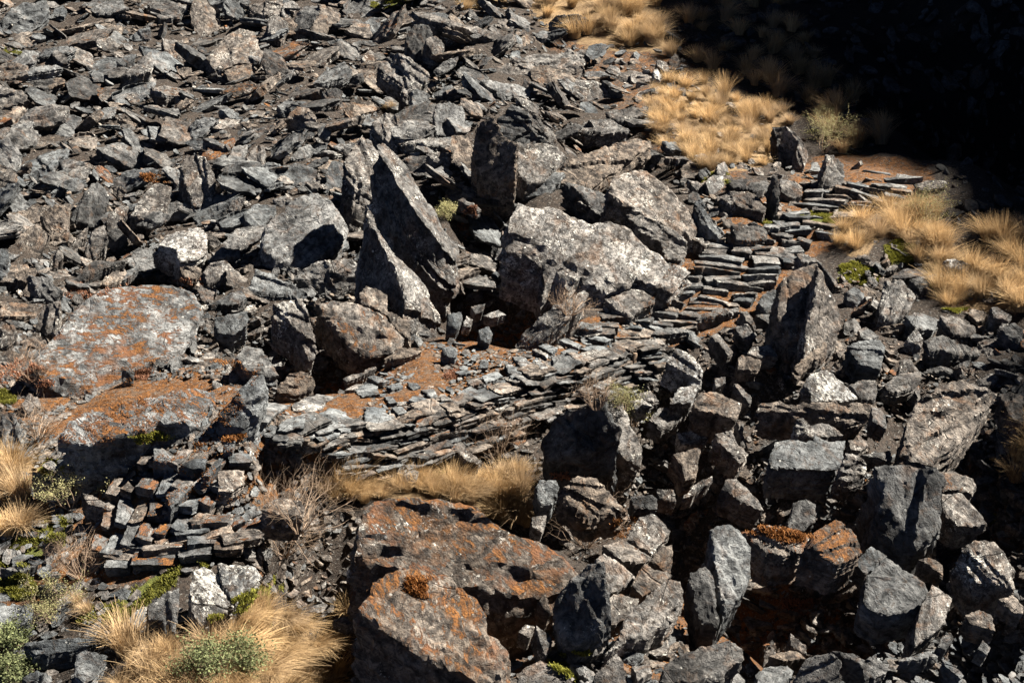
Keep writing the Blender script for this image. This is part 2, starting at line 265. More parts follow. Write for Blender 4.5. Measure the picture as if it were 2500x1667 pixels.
# outline of the sunlit face of each traced rock ; tone ; tilts ; label
ROCKS = '''
0,40 54,5 115,0 123,21 88,48 40,80 8,67;s;;smooth dark grey slab in the very top left corner
0,91 80,62 161,43 209,40 204,56 150,75 80,91 0,112;b;;long brown mossy ledge below the corner slab
126,24 150,11 163,24 158,40 126,35;g;;
24,153 54,118 91,118 80,153 48,163;g;;
83,134 107,110 161,107 188,113 166,129 107,139;g;;broad flat slab behind a small pale upright stone near the left edge
129,118 139,115 171,150 153,153 129,134;p;;
48,166 80,158 137,150 155,166 113,174 67,177;g;;
394,88 445,88 450,115 442,147 407,137;p;48,10;
504,131 536,88 584,62 622,78 632,110 645,125 628,164 562,171 522,155;w;35,14;large pale cracked slab with brown lichen near the top
295,182 321,161 370,115 375,155 370,174 335,185;p;55,25;upright triangular fin with a bright speckled face in the top scree
447,161 461,139 482,123 488,139 466,166;g;;
204,78 230,56 268,56 305,59 295,75 241,78;b;;
284,150 303,139 332,129 330,139 300,155;g;;
367,209 402,196 453,204 463,214 442,246 428,228 383,236;o;;slab with an orange mossy left shoulder beside piled thin plates
121,279 137,265 198,281 193,295 174,311 150,295;g;;
209,289 233,279 254,260 287,257 281,284 254,292;g;;
0,313 40,292 78,287 83,300 56,327 29,359 0,359;g;;big grey slab cut by the left edge below the dark hollow
0,284 54,249 59,254 35,289 0,305;b;;
217,367 254,348 295,346 324,356 303,378 257,396 230,394;b;40,5;rounded brown boulder shaped like a loaf in the left scree
40,402 64,375 126,356 166,353 161,370 134,396 120,420 90,430 50,420;g;;wide grey slab left of the loaf shaped boulder
139,383 171,386 206,394 188,410 155,425;g;;
252,295 295,289 332,297 321,308 289,311;b;;
295,330 348,321 380,338 370,359 346,359 321,343;w;;
340,375 356,362 386,367 386,380 354,388;b;;
407,311 439,300 474,303 455,319 418,321;g;;
383,270 407,262 442,262 439,279 402,284;g;;
533,260 552,254 579,273 589,289 562,289;g;;
440,400 455,372 500,380 523,425 527,455 515,490 492,510 470,495 455,460;w;55,15;tall pale leaning slab with white flecks left of centre
552,386 571,356 605,351 605,364 584,394 560,396;g;;
495,338 517,335 557,356 552,362 522,351;g;;
590,395 610,365 625,350 645,352 650,375 640,410 622,418 600,415;p;;
600,5 640,0 689,0 687,16 676,40 652,43 625,29;p;;
692,8 711,0 729,5 713,32 700,38 689,32;p;;
654,46 679,38 705,46 697,78 687,102 654,78;p;50,15;
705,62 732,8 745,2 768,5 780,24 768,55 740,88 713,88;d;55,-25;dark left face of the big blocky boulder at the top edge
776,5 800,10 834,29 830,48 807,64 792,88 770,85 757,70 770,50 782,24;b;55,25;brown boulder with an orange cap at the top edge
887,56 906,38 928,40 933,78 909,83;g;50,10;
834,121 855,107 882,94 882,110 845,129;g;;
882,134 906,121 922,139 909,153 887,153;p;;
920,150 952,121 1000,139 1040,171 1051,188 1021,214 992,230 979,212 984,196 957,177;p;42,6;large rectangular tilted block over a black hollow
764,201 791,174 839,150 861,166 839,185 791,198;g;;
987,102 1011,59 1043,56 1054,75 1038,96 1027,126 1008,137;d;60,-12;dark upright boulder with a white patch near the top middle
1038,96 1064,83 1086,104 1086,121 1075,142 1054,129;p;55,25;
1005,24 1054,29 1121,54 1196,64 1262,88 1262,100 1193,88 1134,70 1067,56 1021,40;p;45,10;very long narrow slab sloping down to the right at the top
1003,220 1021,217 1051,230 1032,252 1019,268 1008,257;g;55,15;
1059,220 1102,201 1115,214 1142,222 1129,228 1064,225;g;;
1059,289 1064,252 1096,244 1129,249 1137,268 1134,297 1118,327 1064,327;g;52,10;squarish two layered block with fine strata above centre
1174,196 1214,193 1270,198 1300,212 1295,235 1228,233 1188,209;g;;smooth wide slab right of the two layered block
786,222 818,214 837,222 829,246 810,262 791,241;d;50,0;
799,241 815,241 812,260 802,265;W;50,20;small bright white quartz stone in the upper scree
676,257 697,246 729,246 713,262 687,268;g;;
775,313 810,297 810,316 802,343 778,335;g;60,10;
615,322 622,305 679,300 721,287 732,303 689,313;g;;
711,378 732,359 759,351 775,367 743,380;g;;
783,367 812,364 839,375 818,378;p;;
979,340 1027,330 1091,330 1115,338 1126,356 1080,354 1021,343;p;30,10;long pale lens shaped slab right of the twin fins
1040,375 1054,370 1102,375 1102,396 1091,407 1059,391;p;45,10;
1110,375 1126,359 1147,367 1145,383 1129,396 1115,386;W;50,15;small bluish white stone wedged right of the lens shaped slab
909,292 941,271 976,284 973,303 981,327 973,356 946,340 922,316;w;50,22;
826,321 845,297 877,279 906,268 904,289 882,308 853,313;g;40,18;
839,252 882,249 914,244 922,257 893,265 855,279;b;;
1338,54 1357,35 1411,32 1437,48 1421,64 1400,72 1357,75;d;75,-30;dark boulder buried in the grass at the top
1304,80 1325,70 1344,70 1357,86 1330,94 1312,91;g;;
1250,139 1330,126 1443,118 1432,139 1411,166 1352,177 1344,155 1298,155;p;40,10;layered splintered slab just below the upper grass
1190,174 1215,160 1298,153 1306,163 1301,177 1250,180;p;;
1411,174 1437,171 1502,169 1491,185 1437,188;g;;
1266,257 1290,268 1349,308 1373,346 1338,330 1298,313 1285,284;p;52,25;
1261,236 1290,236 1317,257 1314,279 1277,262;p;45,10;
1269,230 1282,190 1298,204 1309,230;d;65,0;
1405,305 1443,284 1491,284 1518,300 1539,319 1483,324 1405,316;p;35,5;
1478,268 1518,260 1585,254 1582,279 1518,297 1491,284;p;38,5;
1345,415 1400,385 1445,364 1545,324 1595,326 1597,345 1555,370 1515,403 1480,425 1448,452 1400,440 1360,435;b;45,12;big tilted plank like slab with a rusty streak right of centre top
1622,380 1679,377 1708,388 1703,394 1625,385;p;;
1617,343 1652,343 1665,367 1638,364;s;;flat blue grey slab lying in the ridge grass
1604,145 1630,150 1638,174 1620,174 1606,161;w;55,20;
1596,171 1606,166 1617,182 1612,198 1598,190;W;55,25;
1652,182 1671,177 1681,188 1673,198 1660,193;w;55,25;
1778,244 1794,249 1821,265 1812,271 1786,260;w;50,20;
1470,196 1483,196 1512,214 1523,233 1499,222;g;50,10;
1262,345 1277,351 1338,348 1370,359 1387,378 1362,410 1330,440 1290,445 1262,415;w;52,20;big pale weathered boulder with a shaded brown left side
1215,285 1250,250 1290,268 1298,313 1340,335 1290,345 1250,340 1215,330;d;55,5;
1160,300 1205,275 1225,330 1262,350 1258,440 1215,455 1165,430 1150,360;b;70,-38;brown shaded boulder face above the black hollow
1883,308 1918,305 1937,321 1950,346 1945,370 1955,395 1929,402 1899,391 1896,335;d;62,-35;dark boulder standing at the edge of the ridge grass
1920,304 1940,320 1960,345 1976,378 1968,412 1957,398 1947,370 1951,345;w;60,40;
2015,378 2040,374 2068,394 2070,425 2060,448 2030,455 2005,440 2018,410;p;60,25;pale rough rock at the top end of the steps
1904,436 1942,436 1961,452 1958,479 1939,484 1907,468;p;50,10;roundish speckled boulder left of the upper steps
1772,437 1800,430 1874,432 1895,450 1898,470 1850,465 1790,458;d;45,0;
1757,474 1780,465 1826,465 1850,480 1872,508 1868,522 1850,515 1826,508 1790,495;p;42,5;
1888,425 1900,428 1905,470 1903,522 1895,520;d;75,30;thin upright slab standing like a post by the steps
2234,447 2271,437 2309,441 2314,449 2298,460 2250,463;w;55,0;slab jutting out over the dark drop at the head of the steps
2000,640 2025,690 2050,735 2062,770 2060,800 2045,850 2010,880 1972,872 1968,800 1985,740 1992,700;w;58,30;great pale half of the split boulder beside the steps
2045,822 2020,865 1982,880 1958,908 1943,893 1972,868 2000,840;b;55,30;tan pointed tail of the split boulder
1900,690 1950,655 1998,638 1990,700 1983,740 1966,775 1960,860 1930,870 1925,805 1895,780 1890,735 1905,710;b;55,0;rust streaked left half of the split boulder beside the steps
1947,618 1963,615 1998,632 2060,701 2040,700 2025,670 2000,637 1958,640;p;60,25;
1850,735 1875,705 1912,697 1915,715 1899,750 1875,763;g;48,5;
2065,712 2087,699 2111,717 2111,733 2095,744 2071,728;g;50,10;
2162,715 2170,680 2210,677 2239,717 2218,758 2204,779 2183,790 2156,763 2154,736;w;55,15;large pale rounded rock right of the green moss
2183,669 2207,653 2250,648 2266,661 2250,674 2196,677;d;;
2221,683 2263,672 2304,666 2288,688 2263,701 2250,712;d;45,0;
2210,768 2255,758 2301,776 2282,806 2234,803 2221,779;g;;
2298,768 2357,763 2389,790 2371,816 2330,816 2309,790;p;;broad grey rock under the right hand grass
2421,750 2435,747 2472,771 2464,784 2427,776;p;55,10;
2443,795 2478,787 2500,806 2500,830 2470,815;d;;
2306,634 2330,630 2371,640 2389,661 2357,656 2317,648;W;45,10;white lichened rock half sunk in the right hand grass
2095,800 2116,792 2148,814 2127,830 2103,824;g;;
2212,830 2237,798 2255,827 2250,850 2237,852;W;55,10;
2263,822 2305,815 2375,845 2395,862 2340,858 2280,845;d;;
2068,844 2103,831 2148,828 2162,847 2156,884 2154,898 2097,882 2079,858;s;45,8;smooth grey four sided block right of the tan pointed tail
1963,938 1982,908 2022,900 2049,922 2068,941 2095,973 2062,981 1982,978 1982,959;W;55,15;bright white boulder with dark folded veins
2076,938 2108,924 2140,927 2143,954 2138,975 2103,975;p;52,12;
2159,938 2196,911 2250,906 2253,922 2234,941 2196,954 2170,949;p;;
2199,879 2223,876 2250,904 2196,909;p;50,10;
2210,1104 2221,1034 2242,978 2304,935 2352,924 2395,943 2446,951 2430,973 2408,1008 2384,1042 2349,1080 2314,1099 2293,1125 2253,1115;o2;50,14;huge slanting boulder with a golden lichen patch at the right
2446,960 2470,953 2500,967 2500,1040 2480,1025 2465,1010 2458,985;d;55,10;dark rock cut by the right edge beside the huge slanting boulder
1850,1000 1862,980 1875,981 2009,981 2137,986 2132,1005 2076,1026 2025,1016 1875,1010;b;55,5;long horizontal beam shaped slab under the white veined boulder
2132,991 2156,994 2167,1032 2167,1045 2132,1029;g;55,20;
1939,1061 1947,1021 1963,1018 1982,1037 2009,1029 2041,1042 2062,1061 2000,1068;w;60,5;
1880,1117 1899,1066 2068,1069 2062,1101 2052,1141 1969,1144 1883,1141;g2;38,10;big rectangular block with one round rusty moss spot
2068,1104 2097,1112 2119,1133 2119,1168 2089,1176 2057,1166 2057,1141;w;62,35;
2071,1074 2116,1072 2121,1085 2103,1096 2079,1093;w;;
2103,1109 2159,1101 2172,1096 2180,1117 2164,1125;d;50,0;
2143,1136 2196,1133 2287,1141 2314,1173 2300,1195 2300,1250 2297,1300 2240,1345 2200,1345 2152,1310 2148,1250 2160,1200;d;66,8;tall rough craggy boulder at the lower right
2296,1147 2330,1144 2379,1163 2387,1182 2373,1206 2330,1195 2304,1200;o;45,10;orange topped rock behind the tall craggy boulder
2304,1203 2357,1198 2384,1230 2414,1275 2390,1283 2340,1283 2310,1262 2300,1230;w;52,18;pale rounded rock right of the tall craggy boulder
1940,1225 1969,1218 1993,1230 1990,1272 1943,1302 1927,1292 1935,1255;g;60,12;small upright oval stone with a black gap behind it
2109,1466 2120,1403 2169,1354 2267,1412 2275,1431 2264,1477 2251,1488 2188,1499 2158,1504 2120,1482;s;52,4;great smooth blue grey boulder at the bottom right
2283,1425 2308,1442 2332,1458 2324,1485 2297,1534 2273,1550 2243,1575 2243,1540 2256,1485 2270,1452;p;55,38;pale rough right flank of the smooth blue grey boulder
2090,1373 2131,1330 2169,1354 2153,1373 2115,1401;s;50,4;
1985,1300 2041,1267 2082,1289 2110,1340 2090,1355 2052,1372 2000,1350 1960,1345;o3;45,8;moss covered boulder above the smooth blue grey one
1812,1290 1875,1280 1930,1295 1990,1310 1960,1345 1900,1352 1870,1340;o3;35,5;mossy orange ledge right of the blue standing slab
2354,1335 2384,1316 2433,1322 2458,1349 2488,1393 2475,1400 2488,1436 2440,1425 2395,1415 2366,1368;w;52,20;lichen spotted boulder near the right edge low down
2243,1365 2270,1360 2305,1376 2308,1398 2283,1387;b;45,5;
2357,1501 2392,1488 2422,1501 2433,1537 2406,1530 2370,1520;o;45,5;
2441,1458 2474,1452 2500,1480 2500,1495 2474,1490;b;;
2038,1580 2076,1589 2172,1621 2164,1643 2117,1654 2112,1629 2082,1608;g;40,14;long flat slab pointing down into the bottom right gravel
2196,1608 2256,1589 2300,1583 2292,1594 2243,1608;g;;
1935,1667 1950,1640 1968,1608 2028,1591 2055,1613 2052,1690 1940,1690;d;68,-10;black round shouldered boulder on the bottom edge
1875,1624 1924,1621 1940,1635 1920,1690 1850,1690 1850,1640;s;48,5;
1880,1597 1946,1578 1968,1605 1913,1613;b;;
1932,1545 1968,1575 1970,1597 1946,1586 1935,1578;w;60,25;
2289,1578 2311,1540 2327,1567 2311,1586;g;55,20;
2387,1583 2401,1561 2420,1580 2411,1597;g;55,10;
2303,1605 2322,1616 2354,1648 2346,1656 2311,1625;s;;
1740,1292 1757,1281 1784,1275 1814,1292 1841,1330 1838,1400 1800,1470 1768,1510 1752,1430 1743,1350;s;58,8;tall blue grey standing slab half in shadow
1539,1305 1566,1256 1599,1251 1639,1292 1615,1327 1593,1352;w;48,18;pale striped block on top of the ledge above the dry twigs
1473,1327 1522,1311 1590,1354 1577,1363 1522,1371;o;42,8;
1457,1363 1476,1349 1555,1403 1544,1425 1495,1447 1481,1441;w;55,18;
1560,1392 1577,1373 1642,1403 1612,1431 1569,1455 1544,1428;b;55,12;
1588,1368 1615,1335 1645,1327 1645,1371 1639,1401 1599,1376;b;60,20;
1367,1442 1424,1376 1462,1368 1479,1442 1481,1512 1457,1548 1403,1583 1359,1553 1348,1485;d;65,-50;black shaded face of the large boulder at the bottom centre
1481,1469 1501,1447 1563,1458 1558,1480 1525,1512 1481,1529;w;55,18;
1525,1512 1555,1480 1631,1412 1664,1417 1675,1463 1650,1507 1582,1564 1535,1561 1500,1590 1480,1595 1510,1560;w;55,18;big oval pinkish grey boulder leaning at the bottom centre
1683,1398 1724,1382 1740,1403 1757,1512 1754,1531 1713,1523 1697,1485;d;65,-15;dark pointed stone with three orange ledges
1623,1621 1675,1591 1740,1572 1784,1561 1814,1580 1819,1608 1781,1632 1767,1650 1740,1690 1610,1690;d;52,8;broad dark lichened boulder on the bottom edge right of centre
1454,1643 1506,1594 1525,1616 1525,1690 1448,1690;p;58,12;
1544,1621 1585,1618 1593,1640 1558,1657;p;;
1310,1526 1340,1545 1351,1567 1334,1599 1326,1591 1315,1553;p;62,25;
1313,1469 1332,1447 1348,1501 1340,1510 1324,1490;b;65,20;tan wedge of rock in the black gap below the long striped boulder
1266,1542 1283,1523 1307,1529 1294,1556;w;60,5;
1285,1625 1321,1608 1394,1643 1397,1690 1262,1690 1270,1640;p;52,8;
1446,1602 1457,1575 1481,1534 1487,1553 1481,1591;p;62,20;
1299,1262 1334,1256 1332,1281 1324,1300 1299,1284;w;60,8;
877,1275 890,1235 914,1216 1000,1210 1100,1222 1165,1235 1205,1268 1250,1290 1320,1308 1386,1349 1419,1384 1410,1410 1345,1441 1250,1444 1120,1415 1000,1390 925,1380 865,1360;o4;50,8;huge long striped boulder below the central dry grass
911,1409 952,1382 1006,1371 1107,1390 1123,1414 1170,1444 1194,1485 1194,1534 1224,1545 1250,1575 1246,1621 1190,1660 1088,1627 1033,1608 975,1565 886,1499 875,1480 905,1441;o3;46,10;huge orange mossy boulder at the bottom centre left
968,1635 990,1637 1020,1655 1050,1680 970,1690;o;50,0;
813,1510 856,1499 875,1515 850,1525;o;;
471,1392 496,1379 531,1398 572,1477 542,1485 468,1469;w2;55,12;left half of the cracked white boulder at the lower left
533,1374 625,1376 640,1400 620,1420 585,1458 576,1474 542,1425;w2;48,18;right half of the cracked white boulder with rusty spots
463,1474 564,1487 517,1512 509,1540 490,1529;p;65,10;
359,1480 381,1452 436,1433 436,1477 425,1540 400,1553 395,1512 362,1510;g;58,8;pointed grey slab standing between moss and the white boulder
0,1466 84,1463 74,1512 49,1548 0,1534;s;;smooth blue slab cut by the left edge low down
57,1564 136,1559 231,1550 245,1559 212,1575 150,1586 82,1589;g;38,5;long low grey slab above the bottom left shrubs
185,1597 207,1586 261,1597 231,1648 207,1665 182,1648;s;45,8;dark blue square slab beside the bottom left tussocks
54,1654 90,1635 106,1643 68,1667;s;;
103,1322 136,1303 161,1305 152,1319;g;;
0,1387 60,1379 93,1376 54,1395;g;;
90,1428 152,1420 163,1431 136,1442;g;;
80,890 110,840 150,800 172,762 215,725 248,700 300,692 420,690 462,702 490,730 497,748 470,785 440,835 405,870 370,880 310,905 235,945 215,950 160,930 100,920;o5;38,10;largest flat slab with streaks of rust moss at the left
134,1058 150,1029 161,1005 225,970 316,954 434,924 469,914 517,916 522,986 482,1029 383,1024 354,1045 268,1064 188,1074;o5;46,8;second big rusty slab directly below the largest one
528,1008 560,980 600,935 615,915 640,912 652,935 650,965 628,1010 590,1036 540,1030;s;50,-8;dark plain slab leaning right of the second rusty slab
0,1002 35,1002 40,1024 64,1061 48,1093 0,1107;g;45,5;dark grey slab with white specks on the left edge
51,986 70,959 96,970 99,986 67,1008;p;;
297,903 327,906 324,935 297,935;g;65,0;
182,1101 204,1093 343,1093 346,1109 295,1107 241,1104;b;;
375,1093 399,1093 429,1123 426,1131 375,1125;s;45,5;
439,1131 477,1117 504,1117 501,1141 469,1144;s;;
533,1147 595,1141 597,1174 568,1192 533,1195;b2;40,10;cream coloured squarish stone on the curved steps
404,1203 429,1190 469,1184 450,1206 418,1240;s;;
78,1147 110,1158 150,1171 200,1200 185,1210 130,1185 85,1165;w;50,15;
200,1200 280,1232 270,1245 215,1230;w;50,15;
137,1125 188,1136 212,1176 188,1171;w;50,15;
496,1160 536,1112 546,1117 514,1160;s;;
546,1069 576,1064 568,1101 546,1101;s;;
21,468 48,466 78,503 72,514 29,519;g;55,12;
54,468 88,449 145,420 147,439 134,452;g;35,5;
121,471 166,439 188,425 209,431 193,444;g;32,8;
169,538 188,500 193,484 228,431 249,449 261,468 249,508 236,541 212,546 185,541;d;55,-5;dark smooth standing boulder at the left above the fin stones
99,527 134,498 169,495 166,514 161,554 177,578 161,591 121,581 107,554;b;60,0;brown grey boulder left of the dark smooth standing one
29,521 54,512 94,500 126,498 100,519 98,535 70,543 52,540;r;45,5;low red stained rock near the left edge
316,519 348,468 380,439 418,452 407,495 386,535 367,551 343,533;w;55,15;pale pitted boulder under a tuft of yellow moss
263,522 295,498 313,500 297,541 268,575 260,549;p;60,15;
209,591 230,554 254,546 263,581 257,602 220,640 206,613;p;60,15;upright pale fin stone in a row of leaning fins
166,613 188,575 214,551 212,570 193,591 182,618 169,624;p;60,15;
118,653 131,610 150,608 155,629 129,666;p;62,20;
161,688 228,634 268,632 305,618 303,629 241,653 193,685;d;35,-5;long dark slab leaning above the largest rusty slab
386,591 402,565 439,554 488,549 506,570 504,613 477,634 439,640 429,608;W;52,14;big white lichened boulder with dark vertical slots
372,613 388,608 429,610 439,642 410,637;w;60,0;
509,624 536,602 568,581 613,597 576,624 536,626;g;38,5;
496,661 514,640 554,634 573,653 549,674 506,693;p;50,8;
506,741 552,715 589,699 603,725 584,741;g;42,5;
520,768 562,760 603,752 605,795 568,816 530,808;g;52,5;
64,666 115,677 155,712 129,731 94,720;g;45,10;
104,741 145,731 150,755 134,816 91,800 85,790;w;60,10;white veined rock against the left end of the largest rusty slab
0,642 64,640 80,661 62,688 0,691;b;;
80,634 102,642 126,674 88,661;d;;
0,730 60,735 94,745 88,765 0,772;b;;
0,782 37,795 43,819 20,840 0,845;p;;
238,690 271,664 303,648 308,656 292,677 257,693;b;;
292,677 311,656 343,645 321,672 295,685;g;;
592,516 617,490 673,492 673,516 645,545 625,560 600,540;g;48,8;
439,650 477,648 493,656 480,677 450,674;b;;
644,554 668,527 695,514 711,487 743,471 775,468 812,490 834,519 850,538 847,559 823,586 775,621 732,653 673,629 638,602;g3;46,8;very large grey shield shaped slab left of the twin fins
719,674 740,653 775,632 855,632 898,656 893,682 855,690 826,699 780,685;p;50,5;rounded slab directly below the shield shaped slab
605,700 625,655 670,670 680,682 705,688 748,709 732,717 640,712;g;35,5;
665,779 665,736 738,723 754,766 772,840 768,868 750,868 735,835 705,800;w;52,8;pale slab drooping into a black hollow below the shield slab
770,741 812,733 874,741 938,766 955,787 987,816 980,840 950,852 893,858 853,835 820,800 790,770;o;44,6;wide grey rock with an orange lower lip above the path
756,768 786,766 839,832 812,824 764,790;o;48,0;
877,717 893,693 920,699 946,715 946,755 968,763 1000,787 1003,832 973,808 946,768 882,741;b;52,8;
930,345 949,340 975,358 1000,385 1015,420 1048,466 1080,508 1104,546 1139,594 1142,618 1123,621 1094,605 1054,562 1021,524 990,465 965,405 940,370;p1;26,46;right hand one of the twin tall fins in the middle
912,484 922,500 936,527 946,559 965,586 1000,624 1027,650 1059,685 1064,715 1091,768 1059,752 1021,736 1003,733 987,688 960,640 944,594 922,538;w1;26,46;left hand one of the twin tall fins in the middle
858,375 880,338 893,320 925,365 945,400 958,445 997,517 985,515 960,480 935,455 910,440 885,425 865,400;w1;34,40;white crusted crest joining the tops of the twin fins
1094,766 1126,760 1129,779 1112,806 1091,803;s;55,10;
1129,795 1139,771 1155,779 1150,798;W;55,15;
1179,768 1217,752 1236,766 1201,776;p;;
1169,806 1193,795 1204,814 1195,838 1174,830;s;55,10;
1150,747 1185,741 1179,760 1161,766;g;50,10;
1118,487 1131,482 1177,506 1169,511;p;;
1256,515 1266,492 1301,503 1341,500 1371,511 1438,543 1491,538 1542,557 1582,597 1641,640 1668,645 1689,661 1665,683 1646,712 1622,704 1553,680 1542,696 1438,701 1424,669 1395,704 1365,664 1338,685 1328,642 1277,618 1240,600 1245,540;W2;48,16;great whitish tilted slab in the centre of the slope
1488,468 1499,428 1534,412 1585,405 1625,436 1646,452 1690,495 1716,543 1705,581 1679,559 1657,570 1625,546 1577,527 1518,500;w;52,18;massive speckled boulder behind the great whitish slab
1376,444 1411,441 1438,449 1478,466 1507,500 1529,535 1499,532 1443,511 1435,490 1411,460;d;45,10;
1531,516 1571,524 1652,565 1680,590 1668,630 1625,624 1617,591 1566,565;p;50,12;
1697,500 1700,492 1713,482 1740,538 1772,570 1759,581 1716,541;g;50,20;
1261,827 1330,763 1384,728 1427,704 1438,715 1424,744 1384,779 1336,819 1304,830;p;50,4;long slab leaning up to the right beside the path
1478,725 1507,715 1550,701 1571,704 1601,725 1598,741 1571,750 1542,776 1507,752;p;45,8;diamond shaped rock with a brown patch at the path edge
1786,546 1839,541 1875,559 1875,581 1839,586 1799,581;d;48,8;
1679,436 1719,449 1721,460 1703,460;w;;
1400,776 1470,787 1472,806 1411,800;g;;
1705,771 1746,752 1802,749 1807,760 1746,771;p;;
1588,814 1612,795 1679,792 1700,803 1638,816;g;30,5;
1794,795 1826,790 1847,819 1834,830 1807,819;p;50,5;
1807,760 1826,758 1847,795 1845,806;p;50,20;
1738,816 1755,808 1770,830 1791,860 1778,868 1765,850;p;50,20;
1628,879 1652,849 1689,866 1719,900 1721,927 1684,911;W;48,15;white faced rock with an orange shoulder below the path
1638,981 1660,941 1703,938 1703,954 1689,983;W;50,15;bright white squarish stone below the path
1692,986 1711,959 1746,954 1815,978 1812,994 1799,1024 1759,1013 1705,1002;b;48,8;brown streaked block right of the bright white squarish stone
1480,954 1507,965 1534,986 1550,1042 1561,1056 1577,1093 1577,1136 1534,1123 1507,1101 1502,1080 1510,1050 1483,1002;p;58,45;sunlit narrow right face of the big black sided boulder
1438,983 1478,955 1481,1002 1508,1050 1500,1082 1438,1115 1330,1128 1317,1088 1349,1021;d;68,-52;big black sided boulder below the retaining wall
1368,1192 1411,1158 1459,1163 1496,1208 1530,1245 1440,1262 1411,1240;r2;45,8;reddish brown flat topped block right of the straw grass
1654,1056 1705,1045 1729,1069 1716,1088 1662,1082;W;52,12;
1644,1109 1705,1091 1713,1096 1703,1166 1676,1171 1665,1136;b;62,30;
1748,1058 1786,1048 1802,1082 1831,1107 1810,1131 1783,1101 1754,1077;w;55,20;
1799,1029 1818,1032 1815,1061 1831,1093 1810,1088;p;60,25;
1668,1214 1705,1176 1740,1160 1740,1171 1695,1208;w;50,15;
1775,1168 1799,1168 1853,1222 1865,1245 1840,1240 1762,1203;p;50,20;
1606,1190 1646,1195 1652,1227 1612,1216;w;50,10;
1539,1211 1593,1206 1606,1216 1606,1240 1550,1240;d;50,5;
1306,1190 1317,1171 1357,1171 1365,1187 1349,1232 1320,1238;s;65,-10;
1547,959 1585,949 1612,970 1582,975;p;;
1539,978 1566,970 1593,991 1561,1005;W;45,10;
1585,1021 1612,994 1673,991 1668,1013 1620,1042;p;45,8;
1826,860 1839,844 1885,838 1900,870 1850,871;p;45,10;
1746,922 1772,919 1772,935 1748,946;p;55,10;
1794,933 1805,935 1837,970 1834,986 1812,965;p;50,20;
1802,874 1812,866 1860,880 1853,900 1802,898;b;;
839,922 917,890 920,895 882,916 847,930;p;40,5;
898,919 914,914 954,927 922,935;s;;
938,871 981,844 1032,855 1000,871 962,876;b;42,8;
668,951 708,911 740,906 767,922 764,949 721,962;b;50,5;
575,870 600,840 638,847 681,916 654,920 600,905;g;52,5;
636,1240 655,1222 700,1216 735,1222 745,1240 742,1258 700,1262 650,1255;b2;38,8;pale cream slab left of the dry twig shrub
954,1123 981,1117 989,1133 971,1150;W;55,5;
1107,1093 1126,1088 1177,1123 1169,1131 1139,1123;w;50,10;
973,1158 1000,1139 1024,1150 1013,1176 981,1182;g;55,5;
1078,849 1102,840 1118,863 1112,876 1086,866;s;50,10;
'''
PAVERS = '''
713,986 772,959 823,965 796,978 791,991 754,1005 716,1002
751,1029 799,991 834,991 874,1008 871,1018 853,1042 810,1058 783,1064 759,1048
893,991 938,991 957,1018 904,1040 890,1024
625,985 660,978 713,981 679,1002 654,1029 615,1024
641,1056 687,1040 738,1053 767,1066 740,1077 649,1066
732,1080 748,1064 807,1064 786,1101 746,1107 729,1096
944,941 976,930 984,943 957,951
1027,949 1059,946 1067,962 1051,967
997,975 1013,962 1043,970 1021,983
936,967 954,965 971,981 952,983
1075,967 1094,965 1105,975 1078,978
955,991 981,991 995,1005 973,1010
993,932 1019,935 1027,943 1008,951
1115,957 1147,941 1171,954 1139,967
866,949 893,930 914,938 928,959 887,965
841,950 870,934 888,936 866,950
1168,895 1177,874 1193,879 1190,895
1250,868 1274,866 1306,898 1282,906
1232,885 1250,888 1279,908 1250,924
1314,844 1333,836 1362,847 1349,860
1298,852 1309,849 1338,863 1336,871
1368,857 1392,849 1413,857 1400,871
1365,828 1384,825 1421,841 1413,847
1416,849 1443,841 1486,844 1491,857 1440,857
1435,823 1478,818 1499,825 1478,836
1306,879 1320,876 1338,895 1320,898
1346,868 1368,872 1352,884
1569,787 1601,782 1628,798 1601,803
1176,917 1215,905 1228,915 1186,932
1110,905 1140,900 1150,910 1125,915
1140,930 1165,922 1180,932 1150,940
1060,985 1085,980 1100,990 1070,996
'''
# tones: brightness, orange, lichen, warmth
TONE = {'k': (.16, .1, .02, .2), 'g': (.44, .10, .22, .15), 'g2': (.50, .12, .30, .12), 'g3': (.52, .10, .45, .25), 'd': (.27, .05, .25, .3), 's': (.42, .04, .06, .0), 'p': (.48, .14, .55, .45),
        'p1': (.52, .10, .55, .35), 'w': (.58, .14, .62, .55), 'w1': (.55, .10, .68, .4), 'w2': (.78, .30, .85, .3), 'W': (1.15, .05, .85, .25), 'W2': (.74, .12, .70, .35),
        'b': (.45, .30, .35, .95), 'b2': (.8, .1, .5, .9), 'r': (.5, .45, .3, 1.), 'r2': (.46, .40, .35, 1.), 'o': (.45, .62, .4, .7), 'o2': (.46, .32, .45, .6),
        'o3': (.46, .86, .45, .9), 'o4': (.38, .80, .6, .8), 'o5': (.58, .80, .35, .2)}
def area2(P):
    x, y = P[:, 0], P[:, 1]; return 0.5 * np.sum(x * np.roll(y, -1) - y * np.roll(x, -1))
def in_poly(px, py, P):
    px = np.asarray(px); py = np.asarray(py); c = np.zeros(px.shape, bool); n = len(P)
    for i in range(n):
        x0, y0 = P[i]; x1, y1 = P[(i + 1) % n]
        if y0 == y1: continue
        m = ((y0 > py) != (y1 > py)) & (px < (x1 - x0) * (py - y0) / (y1 - y0) + x0); c ^= m
    return c
